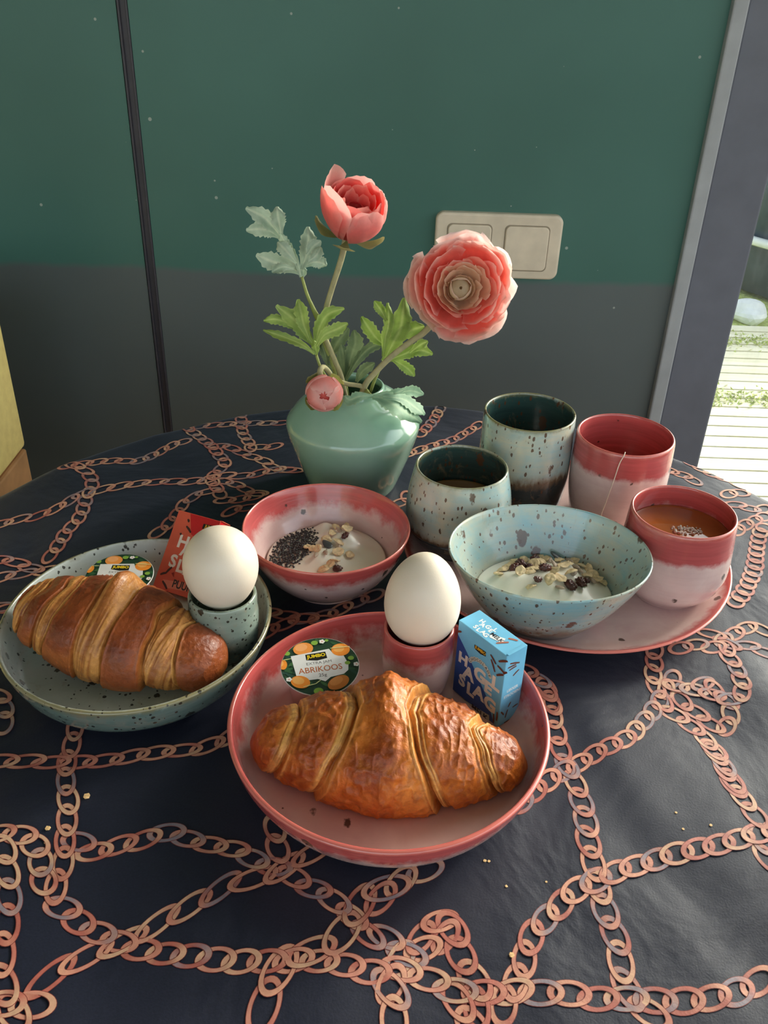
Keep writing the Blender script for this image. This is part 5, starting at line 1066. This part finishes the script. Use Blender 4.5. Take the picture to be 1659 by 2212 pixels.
# bud
cU = aty(700, 846, .632); nU = np.array([0, 0, CZ]) - cU; nU /= np.linalg.norm(nU); nU = nU + .02 * _r - .30 * _u; frU = frame_of(nU); nU = frU[2]; bU = cU - nU * .012
Pc = [bU + nU * (.0225 * s) + .0112 * math.sin(math.pi * (.04 + .959 * s)) ** .8 * (math.cos(a) * frU[0] + math.sin(a) * frU[1]) for s in np.linspace(0, 1, 12) for a in np.linspace(0, 6.283, 20, endpoint=False)]
budo = mobj('bud', np.array(Pc), grid_faces(12, 20, wrap_v=True), M_PETAL, rb, cols=np.tile(lin((240, 128, 118))[:3], (240, 1))); budo.matrix_parent_inverse = inv
k = 0
for (R_, Ht, cnt, w, a0) in ((.0128, .0235, 3, 1.3, .5), (.0136, .0242, 3, 1.25, 1.5), (.0146, .0195, 3, .92, .2)):
    for i in range(cnt):
        ext = .66 if R_ > .0145 else .91
        def pf(s, R_=R_, Ht=Ht, ext=ext): return R_ * np.sin(np.pi * (.05 + ext * s)) ** .75, Ht * np.sin(s * 1.5)
        petal(budo, inv, bU, frU, a0 + i * 6.283 / cnt, pf, w, ((255, 222, 214), (244, 164, 154), (236, 150, 138)), 80 + k, .0003); k += 1
for i in range(4):
    def pf(s): return .0147 * np.sin(np.pi * (.05 + .52 * s)) ** .8 + .0025 * s ** 4, -.0004 + .015 * s ** 1.3
    petal(budo, inv, bU, frU, .75 + i * 1.5708, pf, .42, ((172, 170, 96), (146, 148, 78), (140, 140, 76)), 90 + i, .0005, name='sepal')
stem(rb, inv, [bU - nU * .001, aty(691, 806, .640), aty(697, 793, .646), aty(708, 800, .650), aty(722, 818, .652), aty(748, 829, .653), aty(775, 833, YJ), aty(787, 838, YJ)], [.0026, .0022, .0020, .0019, .0019, .0019, .0020], M_STEM, 'bud_stem')
leaf(rb, inv, [([(1115, 660), (1200, 500), (1270, 350), (1302, 95)], 78), ([(1230, 450), (1350, 390), (1480, 350)], 70), ([(1110, 620), (1130, 460), (1160, 320), (1150, 140)], 44), ([(1125, 520), (1060, 470), (990, 380), (915, 265)], 58), ([(1140, 300), (1085, 200), (1030, 125)], 42), ([(1150, 660), (1300, 600), (1420, 560), (1555, 602)], 58), ([(1350, 590), (1440, 520), (1512, 485)], 42), ([(1190, 650), (1270, 690), (1340, 740), (1392, 800)], 46)], 4.1475, 560, 620, .664, G3, 9)
stem(rb, inv, [aty(828, 780, .664), aty(815, 808, .668), aty(803, 838, .672), (VX + .008, VY + .006, T + .06), (VX + .006, VY + .008, T + .016)], [.0012, .0013, .0013], M_STEMG, 'petiole')
leaf(rb, inv, [([(770, 840), (820, 640), (860, 500), (850, 385)], 66), ([(770, 830), (765, 680), (735, 515)], 62), ([(765, 850), (880, 660), (1000, 540), (1165, 490)], 44), ([(740, 800), (670, 740), (595, 690)], 40), ([(870, 850), (930, 750), (1035, 680)], 46), ([(640, 620), (700, 500), (800, 365)], 62), ([(610, 700), (590, 600), (555, 500)], 40)], 4.1475, 560, 620, .684, G4, 12)
stem(rb, inv, [aty(746, 826, .684), (VX - .004, VY + .010, T + .07), (VX, VY + .012, T + .016)], [.0013, .0013], M_STEMG, 'petiole')
def dep5(px, py):                          # lies on the vase's shoulder
    return .6420 + .030 * sstep(845, 925, np.array(px)) - .018 * sstep(850, 905, np.array(py))
leaf(rb, inv, [([(1020, 985), (1120, 1000), (1250, 1080), (1455, 1215)], 78), ([(1060, 975), (1190, 960), (1305, 915)], 36), ([(1110, 985), (1280, 1000), (1400, 1080), (1485, 1145)], 50), ([(1200, 965), (1350, 930), (1475, 960)], 46), ([(1020, 975), (900, 980), (810, 1010), (765, 975)], 50)], 4.1475, 560, 620, .64, G5, 15, dep=dep5, fold=.10, curl=.0015)
stem(rb, inv, [aty(806, 858, .6415), aty(797, 850, .648), aty(790, 846, .654), (VX + .008, VY - .008, T + .07)], [.0012, .0013], M_STEMG, 'petiole')
